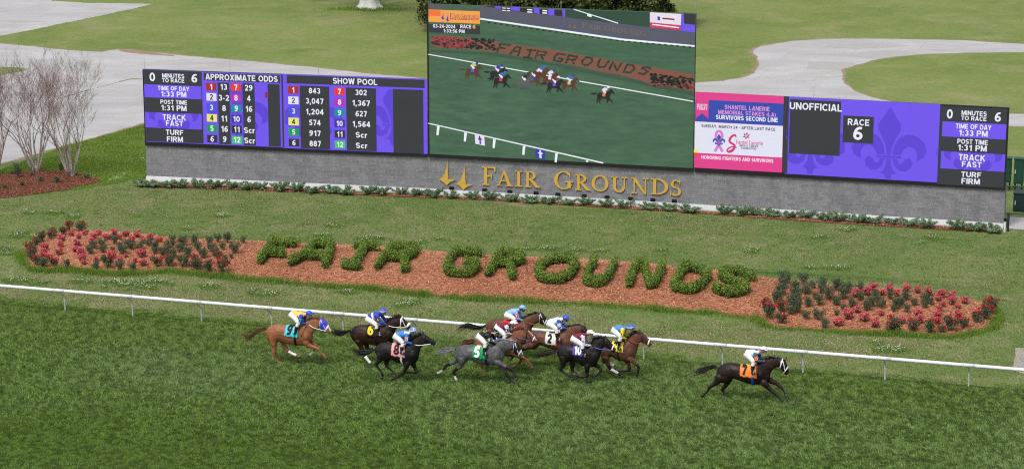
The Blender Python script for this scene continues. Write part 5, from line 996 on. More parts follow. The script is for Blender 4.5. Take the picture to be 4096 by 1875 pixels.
def silk(rgb):
    k = tuple(rgb)
    if k not in _sk:
        t = NT('silk_%d_%d_%d' % k); c = lin(*rgb); v = t.pos(); n_ = t.noise(v, 9, 3, .6, 1.2); t.set('Base Color', t.mix(t.noise(v, 16, 3), tuple(q*.9 for q in c), tuple(min(1, q*1.06) for q in c))); t.set('Roughness', .45); t.set('Specular IOR Level', .35); t.bump(n_, .7, .03); _sk[k] = t.m
    return _sk[k]
def paint(rgb, rough=.5): return pm(rgb, rough, .08, 14, .35)
class Loft:
    """sections (top, bottom, half width) along the animal, in local (s along, z up) with lateral half width"""
    def __init__(s, secs, off=0.0):
        s.k = [np.array([*a, *b, hw]) for a, b, hw in secs]; s.f = catmull(s.k, 5); s.off = off; s.n = len(s.f)
    def at(s, t):
        t = min(max(t, 0), 1)*(s.n-1); i = min(int(t), s.n-2); return s.f[i]+(s.f[i+1]-s.f[i])*(t-i)
    def pt(s, t, th, o=0.0, side=1):
        """th 0 = top line, pi = under line"""
        q = s.at(t); a, b, hw = q[:2], q[2:4], q[4]; c = (a+b)/2; e = (a-b)/2; L = np.linalg.norm(e)+1e-6
        r = c+e*(1+o/L)*math.cos(th); return np.array([r[0], s.off+side*(hw+o)*math.sin(th), r[1]])
    def rings(s, n=16): return [[s.pt(i/(s.n-1), a) for a in np.linspace(0, 2*PI, n, endpoint=False)] for i in range(s.n)]
def limb(P, off0, off1):
    """joints (s, z, r) -> smooth tapering tube in local coordinates"""
    f = (.86, .95, 1.10, .86, 1.08, 1) if len(P) == 6 else (.86, .93, 1, 1.10, .86, 1.08, 1)
    P = [(*q[:-1], q[-1]*f[min(i, len(f)-1)]) for i, q in enumerate(P)]
    Q = [np.array([q[0], off0+(off1-off0)*i/(len(P)-1), q[1], q[2]]) for i, q in enumerate(P)]; Q0 = Q[0]-(Q[1]-Q[0])*.55; Q0[1] = off0*.45; Q0[3] = Q[0][3]*.35; return catmull([Q0]+Q, 4)
class Place:
    def __init__(s, fr, gx, gy):
        s.fr = FRAME[fr]; s.O = G(gx, gy)
    def loc(s, x, y, off=0.0):
        p = PV(s.fr[0]+x*s.fr[2], s.fr[1]+y*s.fr[2], s.O+HN*off, HN)-s.O; return np.array([np.dot(p, HD), p[2]])
    def W(s, q): return s.O+HD*q[0]+HN*q[1]+EZ*q[2]
def ribbon(mb, P, W_, side):
    L = [p+side*w for p, w in zip(P, W_)]; R_ = [p-side*w for p, w in zip(P, W_)]; m = len(P); mb.add(L+R_, [(i, i+1, m+i+1, m+i) for i in range(m-1)])
HORSES = [
 dict(n=9, fr='a', g=(1128, 1455), coat=((.20, .075, .034), (.30, .125, .06)), hair='r', pts='', hd='chestnut racehorse in blue hood with turquoise number 9 cloth, last of the field',
  T="535,480;530,620 590,432;575,690 680,402;680,730 780,405;770,690 900,420;880,735 1010,428;1000,750 1100,415;1100,762 1180,385;1190,770 1250,470;1260,735 1295,560;1300,680",
  N="1130,395;1290,660 1210,345;1310,570 1300,315;1350,520 1380,308;1410,470 1440,312;1440,450",
  H="1440,312;1440,450 1470,318;1442,462 1520,350;1470,490 1565,410;1508,510 1600,465;1545,538 1625,515;1578,568", E="1458,255;1475,318 1418,300;1448,345",
  L=["640,600,.16 655,720,.135 668,800,.088 668,900,.062 688,975,.042 735,1040,.045 790,1070,.045", "780,640,.13 810,730,.10 852,800,.072 890,850,.055 960,895,.042 1055,935,.045 1092,955,.045", "1200,700,.14 1240,750,.115 1300,775,.078 1395,815,.055 1450,880,.038 1500,930,.042 1540,980,.047", "1240,690,.12 1310,725,.08 1365,775,.052 1325,850,.04 1288,895,.042 1240,930,.047"],
  wrap=[(1, 'w')], sock=[3], tail="556,470 480,482 380,515 300,572 240,620 180,600 140,545", cl=((71, 192, 206), '9', (20, 22, 26)), C=(870, 1095, 615), nc=(905, 512), nh=140, girth=((12, 12, 14), 1050), hood=(54, 62, 190), br=(230, 230, 235), rein=(228, 228, 232), bit=(1540, 520),
  J=dict(hip=(965, 225), sh=(1150, 235), hl=(1255, 215, 50), fc=(1243, 268), kn=(1070, 385), an=(1015, 545), to=(985, 575), el=(1085, 380), ha=(1205, 392), top=(232, 190, 90), slv=(42, 76, 190), cap=(40, 80, 200), band=None, arm=((71, 160, 190), '9', (20, 22, 30)), lab='jockey in yellow jacket with blue sleeves on the chestnut horse at the back')),
 dict(n=6, fr='b', g=(1500, 1460), coat=((.010, .007, .006), (.042, .018, .011)), hair='b', pts='d', hd='dark bay racehorse with white nose roll and black number 6 cloth',
  T="350,425;370,520 395,372;420,580 470,342;500,620 560,342;580,605 650,352;660,620 740,352;740,632 820,340;820,635 870,320;890,620 910,370;930,590 940,450;950,540",
  N="840,325;945,540 890,275;965,460 950,250;1000,385 1000,240;1030,360 1030,225;1040,345", H="1050,212;1035,345 1085,240;1060,370 1120,285;1090,388 1150,320;1115,395 1172,345;1135,405 1190,375;1155,412", E="1010,203;1038,240 1055,208;1062,232",
  L=["470,560,.17 490,610,.12 515,675,.082 548,755,.058 600,830,.044 640,878,.047 662,888,.045", "565,600,.12 580,655,.08 612,685,.052 660,670,.045 700,690,.042 720,700,.04", "880,590,.12 930,650,.08 980,690,.052 950,745,.038 920,780,.04 900,795,.045", "900,580,.11 960,625,.075 1010,655,.05 990,715,.038 960,745,.04 940,765,.045"],
  wrap=[(0, 'w')], sock=[1], tail="350,420 290,440 215,450 150,440 100,425", cl=((18, 18, 20), '6', (236, 200, 44)), C=(600, 735, 505), nc=(628, 420), nh=120, girth=((10, 10, 12), 735), hood=None, br=(232, 232, 236), rein=(228, 228, 232), bit=(1118, 378), roll=1,
  J=dict(hip=(605, 245), sh=(740, 185), hl=(815, 146, 47), fc=(802, 185), kn=(715, 345), an=(735, 470), to=(785, 490), el=(760, 310), ha=(840, 335), top=(44, 62, 190), slv=(44, 62, 190), cap=(48, 80, 200), band=(226, 230, 240), sash=(232, 234, 240), arm=((20, 20, 22), '6', (236, 200, 44)), lab='jockey in royal blue jacket with white sash on the dark bay')),
 dict(n=1, fr='c', g=(2090, 1440), coat=((.085, .034, .022), (.15, .062, .038)), hair='b', pts='d', hd='bay racehorse in black hood with red cloth, closest to the rail',
  T="738,310;745,380 775,268;780,430 850,244;860,450 940,248;940,440 1010,262;1010,450 1080,270;1080,460 1150,270;1150,470 1210,250;1230,480 1260,290;1290,450 1310,370;1325,430",
  N="1180,262;1325,420 1230,230;1340,360 1310,195;1375,320 1370,175;1410,300 1410,165;1425,290", H="1430,160;1425,285 1470,175;1440,300 1500,205;1465,315 1525,245;1490,325 1540,285;1510,338 1550,318;1525,348", E="1437,128;1450,178 1420,150;1440,182",
  L=["800,400,.17 800,500,.10 745,580,.06 775,645,.042 795,695,.045 815,720,.045", "850,420,.13 875,520,.08 850,595,.055 890,645,.042 920,685,.045 940,705,.045", "1255,420,.13 1240,520,.08 1222,580,.055 1180,620,.04 1145,640,.042 1120,660,.045", "1280,410,.12 1300,480,.075 1310,525,.052 1262,560,.04 1230,582,.042 1208,600,.045"],
  wrap=[], sock=[], tail="740,322 665,360 590,352 490,328 410,352 352,392", cl=((206, 44, 40), '1', (240, 240, 240)), C=(975, 1175, 400), nc=(1040, 345), nh=90, girth=((190, 60, 40), 1150), hood=(18, 18, 20), br=(232, 232, 236), rein=(150, 64, 44), bit=(1488, 322),
  J=dict(hip=(1012, 180), sh=(1135, 130), hl=(1215, 96, 45), fc=(1208, 132), kn=(1120, 255), an=(1085, 360), to=(1125, 378), el=(1148, 235), ha=(1215, 272), top=(134, 178, 232), slv=(140, 182, 234), cap=(134, 180, 236), band=(60, 90, 150), arm=((206, 44, 40), '1', (240, 240, 240)), lab='jockey in pale sky blue jacket and cap nearest the rail')),
 dict(n=2, fr='d', g=(2254, 1482), coat=((.095, .040, .026), (.165, .072, .044)), hair='b', pts='d', hd='bay racehorse with white number 2 cloth, half hidden behind the maroon rider ahead',
  T="130,420;115,560 165,388;160,640 230,374;230,650 310,380;300,590 400,395;400,620 480,405;490,650 560,405;570,665 640,375;670,680 720,420;740,660 780,500;790,590",
  N="620,385;780,590 690,330;800,500 780,300;830,440 860,290;890,420 905,298;920,415", H="910,296;905,410 950,312;928,430 975,345;950,455 990,388;965,480 1000,430;977,508 1007,470;988,528", E="940,256;950,318 908,282;925,320",
  L=["180,580,.17 110,618,.10 20,655,.06 -50,705,.042 -100,755,.045 -133,785,.045", "160,570,.14 75,605,.085 -10,640,.055 -75,688,.042 -120,738,.045 -150,768,.045", "700,620,.13 780,675,.08 862,690,.055 842,755,.04 802,780,.042 780,798,.045", "740,610,.12 830,655,.075 902,668,.052 880,735,.04 850,758,.042 830,778,.045"],
  wrap=[], sock=[], tail="125,440 70,448 10,430 -50,425", cl=((222, 220, 214), '2', (22, 22, 24)), C=(400, 560, 580), nc=(437, 498), nh=108, girth=((150, 30, 34), 560), hood=(24, 22, 22), br=(40, 36, 34), rein=(140, 66, 46), bit=(965, 470), saddle=(110, 40, 50),
  J=dict(hip=(435, 255), sh=(590, 205), hl=(685, 182, 50), fc=(672, 225), kn=(545, 360), an=(555, 500), to=(610, 527), el=(585, 335), ha=(685, 345), top=(228, 232, 242), slv=(44, 78, 190), cap=(50, 84, 200), band=None, hoops=1, pom=1, arm=((228, 232, 242), '2', (22, 22, 24)), lab='jockey in white jacket with blue hooped sleeves and blue bobble cap')),
 dict(n=3, fr='c', g=(1941, 1490), coat=((.14, .048, .024), (.23, .085, .042)), hair='r', pts='', hd='chestnut racehorse with white blaze and blue number 3 cloth, just behind the grey',
  T="588,530;590,600 625,510;630,680 700,496;710,730 790,492;790,700 860,495;870,710 930,490;940,725 1000,475;1010,735 1060,450;1090,740 1130,480;1150,720 1190,570;1200,660",
  N="1040,450;1195,640 1100,400;1210,560 1160,385;1240,520 1210,375;1260,500 1240,370;1270,505", H="1250,368;1255,495 1290,395;1280,515 1325,430;1305,528 1355,465;1330,538 1378,495;1348,548 1398,520;1370,556", E="1252,345;1262,385 1238,352;1250,385",
  L=["680,680,.17 685,780,.095 675,838,.06 697,890,.042 712,930,.045 728,947,.045", "760,690,.13 800,760,.08 782,808,.055 830,790,.042 870,800,.045 900,810,.045", "1090,680,.14 1165,725,.085 1232,752,.055 1290,808,.04 1325,855,.042 1340,886,.047", "1120,690,.12 1185,745,.075 1187,800,.052 1142,840,.04 1105,860,.042 1076,870,.047"],
  wrap=[], sock=[], tail="592,528 530,538 460,552 390,588", cl=((58, 92, 190), '3', (240, 240, 244)), C=(805, 980, 640), nc=(843, 516), nh=75, girth=((40, 40, 44), 955), hood=None, br=(44, 34, 30), rein=(60, 84, 170), bit=(1325, 525), nose=(226, 226, 240), blaze=1,
  J=dict(hip=(880, 345), sh=(1025, 320), hl=(1098, 288, 48), fc=(1095, 332), kn=(985, 460), an=(960, 600), to=(1000, 620), el=(1000, 425), ha=(1068, 447), top=(116, 26, 52), slv=(232, 230, 236), cap=(232, 230, 238), band=None, stars=1, arm=((24, 30, 50), '3', (220, 230, 240)), lab='jockey in maroon jacket with starred white sleeves behind the black-clad rider')),
 dict(n=4, fr='d', g=(2520, 1514), coat=((.075, .031, .021), (.135, .058, .036)), hair='b', pts='d', hd='bay racehorse with white hind leg bandages and yellow number 4 cloth, running second',
  T="1190,600;1190,700 1225,560;1220,790 1290,535;1290,810 1360,535;1350,760 1420,545;1420,795 1480,550;1490,815 1540,545;1550,830 1590,515;1615,835 1640,560;1670,800 1690,650;1710,740",
  N="1565,530;1715,720 1620,470;1735,640 1670,425;1760,560 1720,405;1790,540 1755,395;1800,530", H="1768,398;1795,530 1815,415;1825,555 1855,450;1848,572 1890,490;1870,588 1920,530;1888,603 1945,565;1905,618", E="1743,352;1778,408 1735,372;1765,412",
  L=["1270,760,.16 1290,840,.095 1330,925,.06 1395,970,.044 1462,1010,.047 1500,1040,.048", "1235,770,.13 1225,825,.085 1290,855,.056 1345,868,.044 1392,898,.046 1402,925,.045", "1620,780,.14 1690,845,.082 1747,905,.055 1742,980,.04 1722,1030,.042 1697,1062,.047", "1560,800,.13 1600,880,.078 1606,955,.055 1535,966,.04 1472,966,.042 1432,950,.047"],
  wrap=[(0, 'w'), (1, 'w')], sock=[], tail="1192,625 1130,640 1060,642", cl=((226, 204, 60), '4', (20, 20, 22)), C=(1360, 1545, 680), nc=(1400, 560), nh=90, girth=((14, 14, 16), 1470), hood=None, br=(38, 30, 28), rein=(150, 60, 40), bit=(1868, 585), nose=(232, 232, 236),
  J=dict(hip=(1385, 355), sh=(1535, 330), hl=(1645, 312, 52), fc=(1638, 365), kn=(1485, 475), an=(1455, 620), to=(1490, 655), el=(1492, 470), ha=(1560, 492), top=(62, 130, 196), slv=(238, 214, 50), cap=(52, 96, 200), band=(220, 230, 245), arm=((236, 200, 44), '4', (20, 30, 60)), lab='jockey in blue jacket with yellow sleeves and blue cap, riding second')),
 dict(n=8, fr='b', g=(1545, 1522), coat=((.008, .007, .008), (.018, .015, .015)), hair='b', pts='', hd='black racehorse with pink number 8 cloth, nearer the stands beside the dark bay',
  T="700,650;705,730 735,620;745,790 800,590;820,840 890,586;900,815 980,598;990,855 1060,608;1070,880 1130,605;1150,895 1190,585;1220,895 1240,640;1270,850 1280,720;1300,800",
  N="1170,590;1300,780 1215,540;1320,690 1260,510;1350,640 1310,490;1375,610 1345,470;1390,600", H="1350,465;1385,595 1395,480;1410,605 1440,510;1440,610 1480,535;1470,612 1515,555;1495,622 1545,580;1520,630", E="1338,430;1368,488 1385,478;1398,500",
  L=["775,740,.17 760,830,.10 712,880,.06 760,960,.04 797,1022,.045 785,1072,.047", "870,790,.13 845,880,.085 866,922,.055 930,982,.04 968,1030,.042 962,1052,.046", "1150,860,.14 1120,945,.082 1075,1012,.055 1010,1060,.04 950,1086,.043 908,1094,.048", "1210,860,.12 1240,935,.072 1267,1000,.052 1190,1006,.04 1130,1000,.042 1098,1008,.045"],
  wrap=[], sock=[], tail="702,680 630,708 545,722 455,712 370,690", cl=((228, 150, 160), '8', (24, 22, 24)), C=(950, 1135, 780), nc=(990, 692), nh=115, girth=((222, 222, 218), 1085), hood=None, br=(30, 28, 28), rein=(226, 226, 226), bit=(1465, 605),
  J=dict(hip=(990, 485), sh=(1150, 450), hl=(1225, 408, 54), fc=(1213, 458), kn=(1085, 600), an=(1060, 715), to=(1095, 745), el=(1135, 580), ha=(1208, 605), top=(62, 124, 210), slv=(62, 124, 210), cap=(70, 122, 214), band=(232, 238, 248), arm=((232, 190, 196), '8', (24, 22, 24)), lab='jockey in mid blue jacket with blue and white striped cap')),
 dict(n=5, fr='c', g=(1945, 1533), coat=((.055, .055, .060), (.125, .125, .13)), hair='g', pts='d', mott=.25, hd='dapple grey racehorse in a black hood with green number 5 cloth',
  T="322,660;325,720 355,615;360,800 430,583;440,830 520,582;520,780 610,597;610,815 700,600;700,838 780,590;790,845 850,565;870,850 910,600;930,830 950,700;960,780",
  N="830,570;965,770 890,530;990,690 960,515;1030,665 1040,525;1065,650 1095,535;1085,650", H="1105,535;1072,640 1140,560;1095,675 1170,600;1125,705 1192,645;1150,720 1208,680;1172,732 1222,710;1190,742", E="1114,503;1128,555 1098,515;1112,550",
  L=["420,760,.18 405,860,.095 318,920,.06 326,980,.042 340,1030,.045 358,1055,.047", "365,770,.14 295,820,.082 222,850,.058 172,908,.042 125,945,.044 80,960,.047", "880,800,.14 965,850,.085 1055,890,.055 1100,948,.04 1130,1000,.043 1130,1035,.047", "910,830,.12 970,925,.076 1010,985,.055 1060,1040,.04 1100,1070,.043 1135,1090,.048"],
  wrap=[], sock=[0, 1], tail="330,632 260,642 180,655 90,662", cl=((20, 138, 84), '5', (238, 240, 238)), C=(580, 765, 765), nc=(612, 685), nh=118, girth=((14, 14, 16), 755), hood=(20, 20, 22), br=(226, 226, 230), rein=(24, 22, 22), bit=(1140, 705), saddle=(220, 200, 110),
  J=dict(hip=(645, 460), sh=(795, 440), hl=(856, 412, 50), fc=(850, 455), kn=(730, 575), an=(712, 690), to=(748, 718), el=(785, 550), ha=(862, 577), top=(18, 18, 22), slv=(20, 20, 24), cap=(18, 18, 20), band=(226, 228, 232), circ='C', pom=1, arm=((40, 100, 40), '5', (220, 235, 200)), lab='jockey in black jacket and black bobble cap riding the grey horse')),
 dict(n=10, fr='d', g=(2345, 1533), coat=((.008, .007, .007), (.02, .015, .014)), hair='b', pts='', hd='black racehorse with purple number 10 cloth, in front of the bay second horse',
  T="548,660;560,740 590,605;600,810 670,572;690,850 760,576;770,800 850,595;850,850 930,605;930,885 1000,600;1020,905 1065,570;1090,905 1110,620;1130,860 1150,700;1165,800",
  N="1040,585;1175,780 1080,520;1195,700 1130,490;1220,640 1190,480;1240,610 1230,475;1260,610", H="1245,468;1255,600 1285,485;1280,625 1325,525;1310,645 1360,570;1340,668 1390,610;1362,682 1415,645;1388,698", E="1243,443;1258,495 1225,470;1245,500",
  L=["640,760,.17 640,870,.10 602,945,.06 680,1002,.042 750,1040,.045 764,1085,.047", "770,790,.14 768,920,.085 775,975,.055 850,1035,.042 930,1065,.044 965,1085,.047", "1000,870,.14 988,965,.08 985,1042,.056 900,1050,.04 840,1030,.042 803,1015,.047", "1080,860,.12 1150,910,.074 1190,962,.052 1150,1012,.04 1092,1045,.042 1048,1022,.046"],
  wrap=[], sock=[], tail="552,672 475,692 375,702 285,722 200,742", cl=((84, 62, 158), '10', (238, 238, 244)), C=(800, 990, 745), nc=(850, 672), nh=112, girth=((14, 14, 16), 920), hood=None, br=(36, 32, 32), rein=(70, 110, 190), bit=(1345, 660), nose=(232, 232, 238),
  J=dict(hip=(790, 480), sh=(945, 435), hl=(1040, 392, 55), fc=(1035, 440), kn=(920, 590), an=(945, 715), to=(975, 775), el=(940, 580), ha=(1045, 598), top=(112, 28, 52), slv=(224, 222, 230), cap=(232, 230, 232), band=None, stars=1, star=1, arm=((230, 228, 232), '10', (20, 20, 24)), lab='jockey in maroon jacket and white cap with a red star, on black horse')),
 dict(n=7, fr='e', g=(2920, 1595), coat=((.010, .007, .007), (.03, .014, .011)), hair='b', pts='', hd='dark brown racehorse in white bridle with orange number 7 cloth, leading the field alone',
  T="540,500;530,620 590,430;570,700 680,388;690,720 790,378;800,645 900,395;900,670 1010,415;1020,715 1120,410;1130,738 1220,380;1250,745 1310,440;1340,720 1390,560;1420,670",
  N="1190,385;1430,660 1290,345;1440,570 1390,310;1480,500 1490,300;1540,460 1580,300;1590,455", H="1620,298;1580,440 1670,320;1610,475 1705,370;1635,510 1728,430;1660,535 1745,490;1672,568 1758,545;1710,590", E="1707,283;1688,340 1668,288;1665,330",
  L=["590,620,.19 530,705,.11 432,775,.062 372,858,.044 300,930,.046 245,950,.047", "740,640,.16 695,745,.092 632,825,.06 655,890,.043 676,940,.044 688,975,.045", "1330,710,.15 1410,800,.09 1500,880,.058 1570,958,.042 1625,1010,.045 1680,1042,.05", "1410,670,.13 1530,725,.08 1612,790,.055 1660,850,.041 1692,892,.043 1710,930,.047"],
  wrap=[], sock=[], tail="560,450 480,442 385,468 285,500 180,540 125,552", cl=((240, 128, 50), '7', (20, 18, 18)), C=(950, 1230, 620), nc=(1003, 515), nh=130, girth=((40, 66, 150), 1155), hood=None, br=(234, 234, 240), rein=(22, 20, 20), bit=(1660, 535), saddle=(226, 170, 60),
  J=dict(hip=(1045, 215), sh=(1205, 205), hl=(1335, 145, 62), fc=(1322, 195), kn=(1155, 370), an=(1140, 530), to=(1185, 562), el=(1215, 350), ha=(1320, 353), top=(216, 208, 222), slv=(48, 92, 124), cap=(230, 228, 236), band=(50, 74, 150), arm=((240, 128, 50), '7', (20, 18, 18)), lab='jockey in pale lilac jacket with teal sleeves and white cap on the leading horse'))]
COATS = {}
for hz in HORSES:
    pl = Place(hz['fr'], *hz['g']); O = pl.O; loc = pl.loc
    hs_ = empty('racehorse', O, hz['hd'], 'horse', 'racehorses galloping on the turf'); num = hz['n']
    def secs(s, hw):
        out = []
        for q, w_ in zip(s.split(), hw):
            a, b = pp(q.replace(';', ' ')); out.append((tuple(loc(*a)), tuple(loc(*b)), w_))
        return out
    TR, HE = Loft(secs(hz['T'], HWT)), Loft(secs(hz['H'], HWH)); NK = Loft(secs(hz['N'], HWN)+secs(hz['H'], HWH)[1:2])
    mb = MB()
    for lf in (TR, NK, HE): mb.rings(lf.rings())
    c2 = TR.at(.22); mb.ball(((c2[0]+c2[2])/2, 0, (c2[1]+c2[3])/2+.03), (.26, .26, .27), 14, 10)
    c3 = TR.at(.82); mb.ball(((c3[0]+c3[2])/2, 0, (c3[1]+c3[3])/2-.02), (.2, .25, .28), 14, 10)
    for q in hz['E'].split():
        a, b = [loc(*r) for r in pp(q.replace(';', ' '))]; sd = .05 if hz['E'].split().index(q) else -.05
        mb.tube([(b[0], sd, b[1]), ((a[0]*.5+b[0]*.5)+.01, sd*1.35, (a[1]+b[1])/2), (a[0], sd*1.3, a[1])], [.034, .034, .012], 8)
    LEG = []
    for li, q in enumerate(hz['L']):
        sd = 1 if li in (0, 2) else -1; hind = li < 2; o0 = (.13 if hind else .12)*sd; o1 = .085*sd
        J_ = [(*loc(x, y, o1), r*1.10) for x, y, r in pp(q)]; P = limb(J_, o0, o1); LEG.append((J_, P, o1))
        mb.tube([p[:3] for p in P], [p[3] for p in P], 10, side=(0, 1, 0), flat=.9)
    me = remesh(mb.mesh('body'), .014, 7)
    co = np.array([v.co[:] for v in me.vertices]); fc = np.array([p.center[:] for p in me.polygons]); mi = np.zeros(len(fc), int)
    for li, (J_, P, o1) in enumerate(LEG):
        nj = len(J_); d = np.full(len(fc), 9.); arg = np.zeros(len(fc))
        for i, p in enumerate(P):
            e = np.linalg.norm(fc-p[:3], axis=1); m = e < d; d[m] = e[m]; arg[m] = i/4-1
        near = d < .13; mid = nj-4 if nj >= 6 else nj-3
        if 'd' in hz['pts'] or num in (8, 10, 7): mi[near & (arg > mid-.75)] = 1
        if li in hz['sock']: mi[near & (arg > nj-3.0)] = 2
        mi[near & (arg > nj-1.45)] = 3
    if hz.get('blaze') or num in (9, 5):
        for i in range(12):
            p = HE.pt(.2+.75*i/11, 0.0); e = np.linalg.norm(fc-p, axis=1); mi[e < (.035 if num != 9 else (.0 if i < 5 else .06))] = 2
    me.polygons.foreach_set('material_index', mi.astype(np.int32)); W_co = O*0+np.outer(co[:, 0], HD)+np.outer(co[:, 1], HN)+np.outer(co[:, 2], EZ); me.vertices.foreach_set('co', W_co.astype(np.float32).ravel()); me.flip_normals() if np.dot(np.cross(HD, HN), EZ) < 0 else None; me.update()
    me.name = 'body'; cm = coat_mat('coat_%d' % num, *hz['coat'], hz.get('mott', 0.0)); link('body', me, [cm, M_DRKPT, M_SOCK, M_HOOF], hs_)
    def done(mb, name, mat, parent=hs_, sm=True):
        mb.v = [tuple(HD*p[0]+HN*p[1]+EZ*p[2]) for p in mb.v]; return mb.build(name, mat, parent, (0, 0, 0), sm)
    HM = {'b': M_BKHAIR, 'r': M_RDHAIR, 'g': M_GYHAIR}[hz['hair']]; rr = random.Random(num*13)
    # mane
    mb = MB()
    for i in range(130):
        t_ = rr.uniform(.05, .92); p = NK.pt(t_, 0, -.01); p[1] = rr.gauss(0, .015); L = rr.uniform(.09, .22)*(1.25 if num in (4, 7, 10, 6, 8) else .85); dr = np.array([rr.uniform(-1.1, -.3), rr.gauss(.15, .5), rr.uniform(.1, .75)]); dr /= np.linalg.norm(dr)
        ribbon(mb, [p, p+dr*L*.5, p+dr*L+np.array([-.35*L, 0, -.35*L])], [.016, .012, .003], np.array([.6, rr.uniform(-.6, .6), .5]))
    p = [NK.pt(t_, 0, .012) for t_ in np.linspace(.05, .9, 8)]; mb.tube(p, [.02]+[.034]*6+[.03], 6)
    done(mb, 'mane', HM, hs_, False)
    # tail
    tp = [loc(*q) for q in pp(hz['tail'])]; P = [np.array([q[0], 0, q[1]]) for q in catmull([np.array([*q]) for q in tp], 4)]; m = len(P); mb = MB(); mb.tube(P, np.linspace(.045, .008, m), 6)
    for i in range(110):
        st = rr.uniform(0, .35); en = rr.uniform(.5, 1.0); a0, a1 = rr.uniform(-1, 1), rr.uniform(-1, 1); Q = []; Wd = []
        for j in range(7):
            t_ = (st+(en-st)*j/6)*(m-1); i0 = min(int(t_), m-2); q = P[i0]+(P[i0+1]-P[i0])*(t_-i0); sp = .03+.10*(t_/(m-1))**.8
            Q.append(q+np.array([0, a1*sp*1.0, a0*sp+(-.02*j*abs(a0) if rr.random() < .3 else 0)])); Wd.append(.010*(1-j/7)+.002)
        ribbon(mb, Q, Wd, np.array([.15, rr.uniform(-.5, .5), 1.0]))
    done(mb, 'tail', HM, hs_, False)
    # hooves as capped cones over the toe
    for li, (J_, P, o1) in enumerate(LEG):
        e = P[-1]; b = P[-3]; d = e[:3]-b[:3]; d /= np.linalg.norm(d)+1e-9; mb = MB(); mb.tube([e[:3]-d*.07, e[:3]-d*.03, e[:3]+d*.045], [.044, .052, .062], 12, side=(0, 1, 0)); done(mb, 'hoof', M_HOOF)
    for li, kind in hz['wrap']:
        J_, P, o1 = LEG[li]; nj = len(J_); i0 = int((nj-3.9)*4)+1; seg = [p for p in P[int((nj-2.75)*4):int((nj-.9)*4)]]; mb = MB(); mb.tube([p[:3] for p in seg], [max(.052, min(.06, p[3]+.014)) for p in seg], 12, side=(0, 1, 0)); done(mb, 'leg_wrap', M_WRAP)
    # saddle cloth following the barrel
    (rgb, txt, tcol) = hz['cl']; x0, x1, yb = hz['C']
    def tpar(x, y):
        s_ = loc(x, y)[0]; ts = np.linspace(0, 1, 200); cs = [((TR.at(t_)[0]+TR.at(t_)[2])/2) for t_ in ts]; return float(ts[int(np.argmin(np.abs(np.array(cs)-s_)))])
    t0_, t1_ = tpar(x0, yb-150), tpar(x1, yb-150)
    def thz(t_, z):
        q = TR.at(t_); c = (q[1]+q[3])/2; e = abs(q[1]-q[3])/2; return math.acos(max(-1, min(1, (z-c)/e)))
    zb_ = loc((x0+x1)/2, yb, .25)[1]; mb = MB(); rs = []
    for i in range(15):
        t_ = t0_+(t1_-t0_)*i/14; drop = zb_+(.02*math.sin(i*1.3))-(.03*(i/14)); tm = thz(t_, drop); rs.append([TR.pt(t_, abs(th), .022+.006*math.sin(i*2.1+th*5), 1 if th > 0 else -1) for th in np.linspace(-tm, tm, 27)])
    mb.rings(rs, 0, False, False); n0 = len(mb.v); cloth = done(mb, 'saddlecloth', paint(rgb, .7))
    sdm = cloth.modifiers.new('t', 'SOLIDIFY'); sdm.thickness = .006
    V, F, asp, LL = strokegeo(txt, .235); bm = bmesh.new(); vs = [bm.verts.new((q[0], q[1], LL[i_]*.01)) for i_, q in enumerate(V)]
    for f in F:
        try: bm.faces.new([vs[i] for i in f])
        except ValueError: pass
    bmesh.ops.triangulate(bm, faces=bm.faces[:]); bmesh.ops.subdivide_edges(bm, edges=bm.edges[:], cuts=3, use_grid_fill=True)
    cz = loc(*hz['nc'], .27); hh = abs(loc(hz['nc'][0], hz['nc'][1]-hz['nh']/2, .27)[1]-loc(hz['nc'][0], hz['nc'][1]+hz['nh']/2, .27)[1]); ww = hh*min(max(asp, .66), .95)
    lay = {v: v.co.z*100 for v in bm.verts}
    for v in bm.verts:
        s_ = cz[0]+v.co.x*ww; z = cz[1]+v.co.y*hh; ts = np.linspace(max(0, t0_-.1), min(1, t1_+.1), 120); cs = np.array([(TR.at(t_)[0]+TR.at(t_)[2])/2 for t_ in ts])
        t_ = float(np.interp(s_, cs, ts)); p = TR.pt(t_, thz(t_, z), .034+.002*lay[v], 1); v.co = Vector(tuple(HD*p[0]+HN*p[1]+EZ*p[2]))
    me = bpy.data.meshes.new('number'); bm.to_mesh(me); bm.free(); link('number', me, paint(tcol, .7), cloth)
    # girth and saddle
    tg = tpar(hz['girth'][1], yb-80); mb = MB(); q = TR.at(tg)
    rs = [[TR.pt(tg+dt, th, .02+(.0 if abs(th) > 0 else 0), 1) for th in np.linspace(.7, 2*PI-.7, 32)] for dt in (-.018, .018)]; mb.rings(rs, 0, False, False); done(mb, 'girth', paint(hz['girth'][0], .6))
    ts_ = t0_+(t1_-t0_)*.55; mb = MB(); a = TR.pt(ts_-.07, 0, .045); b = TR.pt(ts_, 0, .045); c_ = TR.pt(ts_+.07, 0, .07); mb.rings([[p+np.array([0, .12*k_*math.sin(a_), .018*math.cos(a_)-.05*abs(math.sin(a_))-.012]) for a_ in np.linspace(0, 2*PI, 12, endpoint=False)] for p, k_ in ((a, .9), ((a+b)/2, 1.05), (b, .9), (c_, .5))]); done(mb, 'saddle', paint(hz.get('saddle', (28, 26, 28)), .4))
    for sd in (1, -1):   # stirrup leathers hang to the rider's foot
        pass
    # bridle
    bc = paint(hz['br'], .5); br_ = MB()
    def band(t_, w_=.03, o=.012): br_.rings([[HE.pt(t_+dt, th, o) for th in np.linspace(0, 2*PI, 20)] for dt in (-w_/2, w_/2)], 0, False, False)
    band(.14, .07, .014); band(.66, .09, .013)
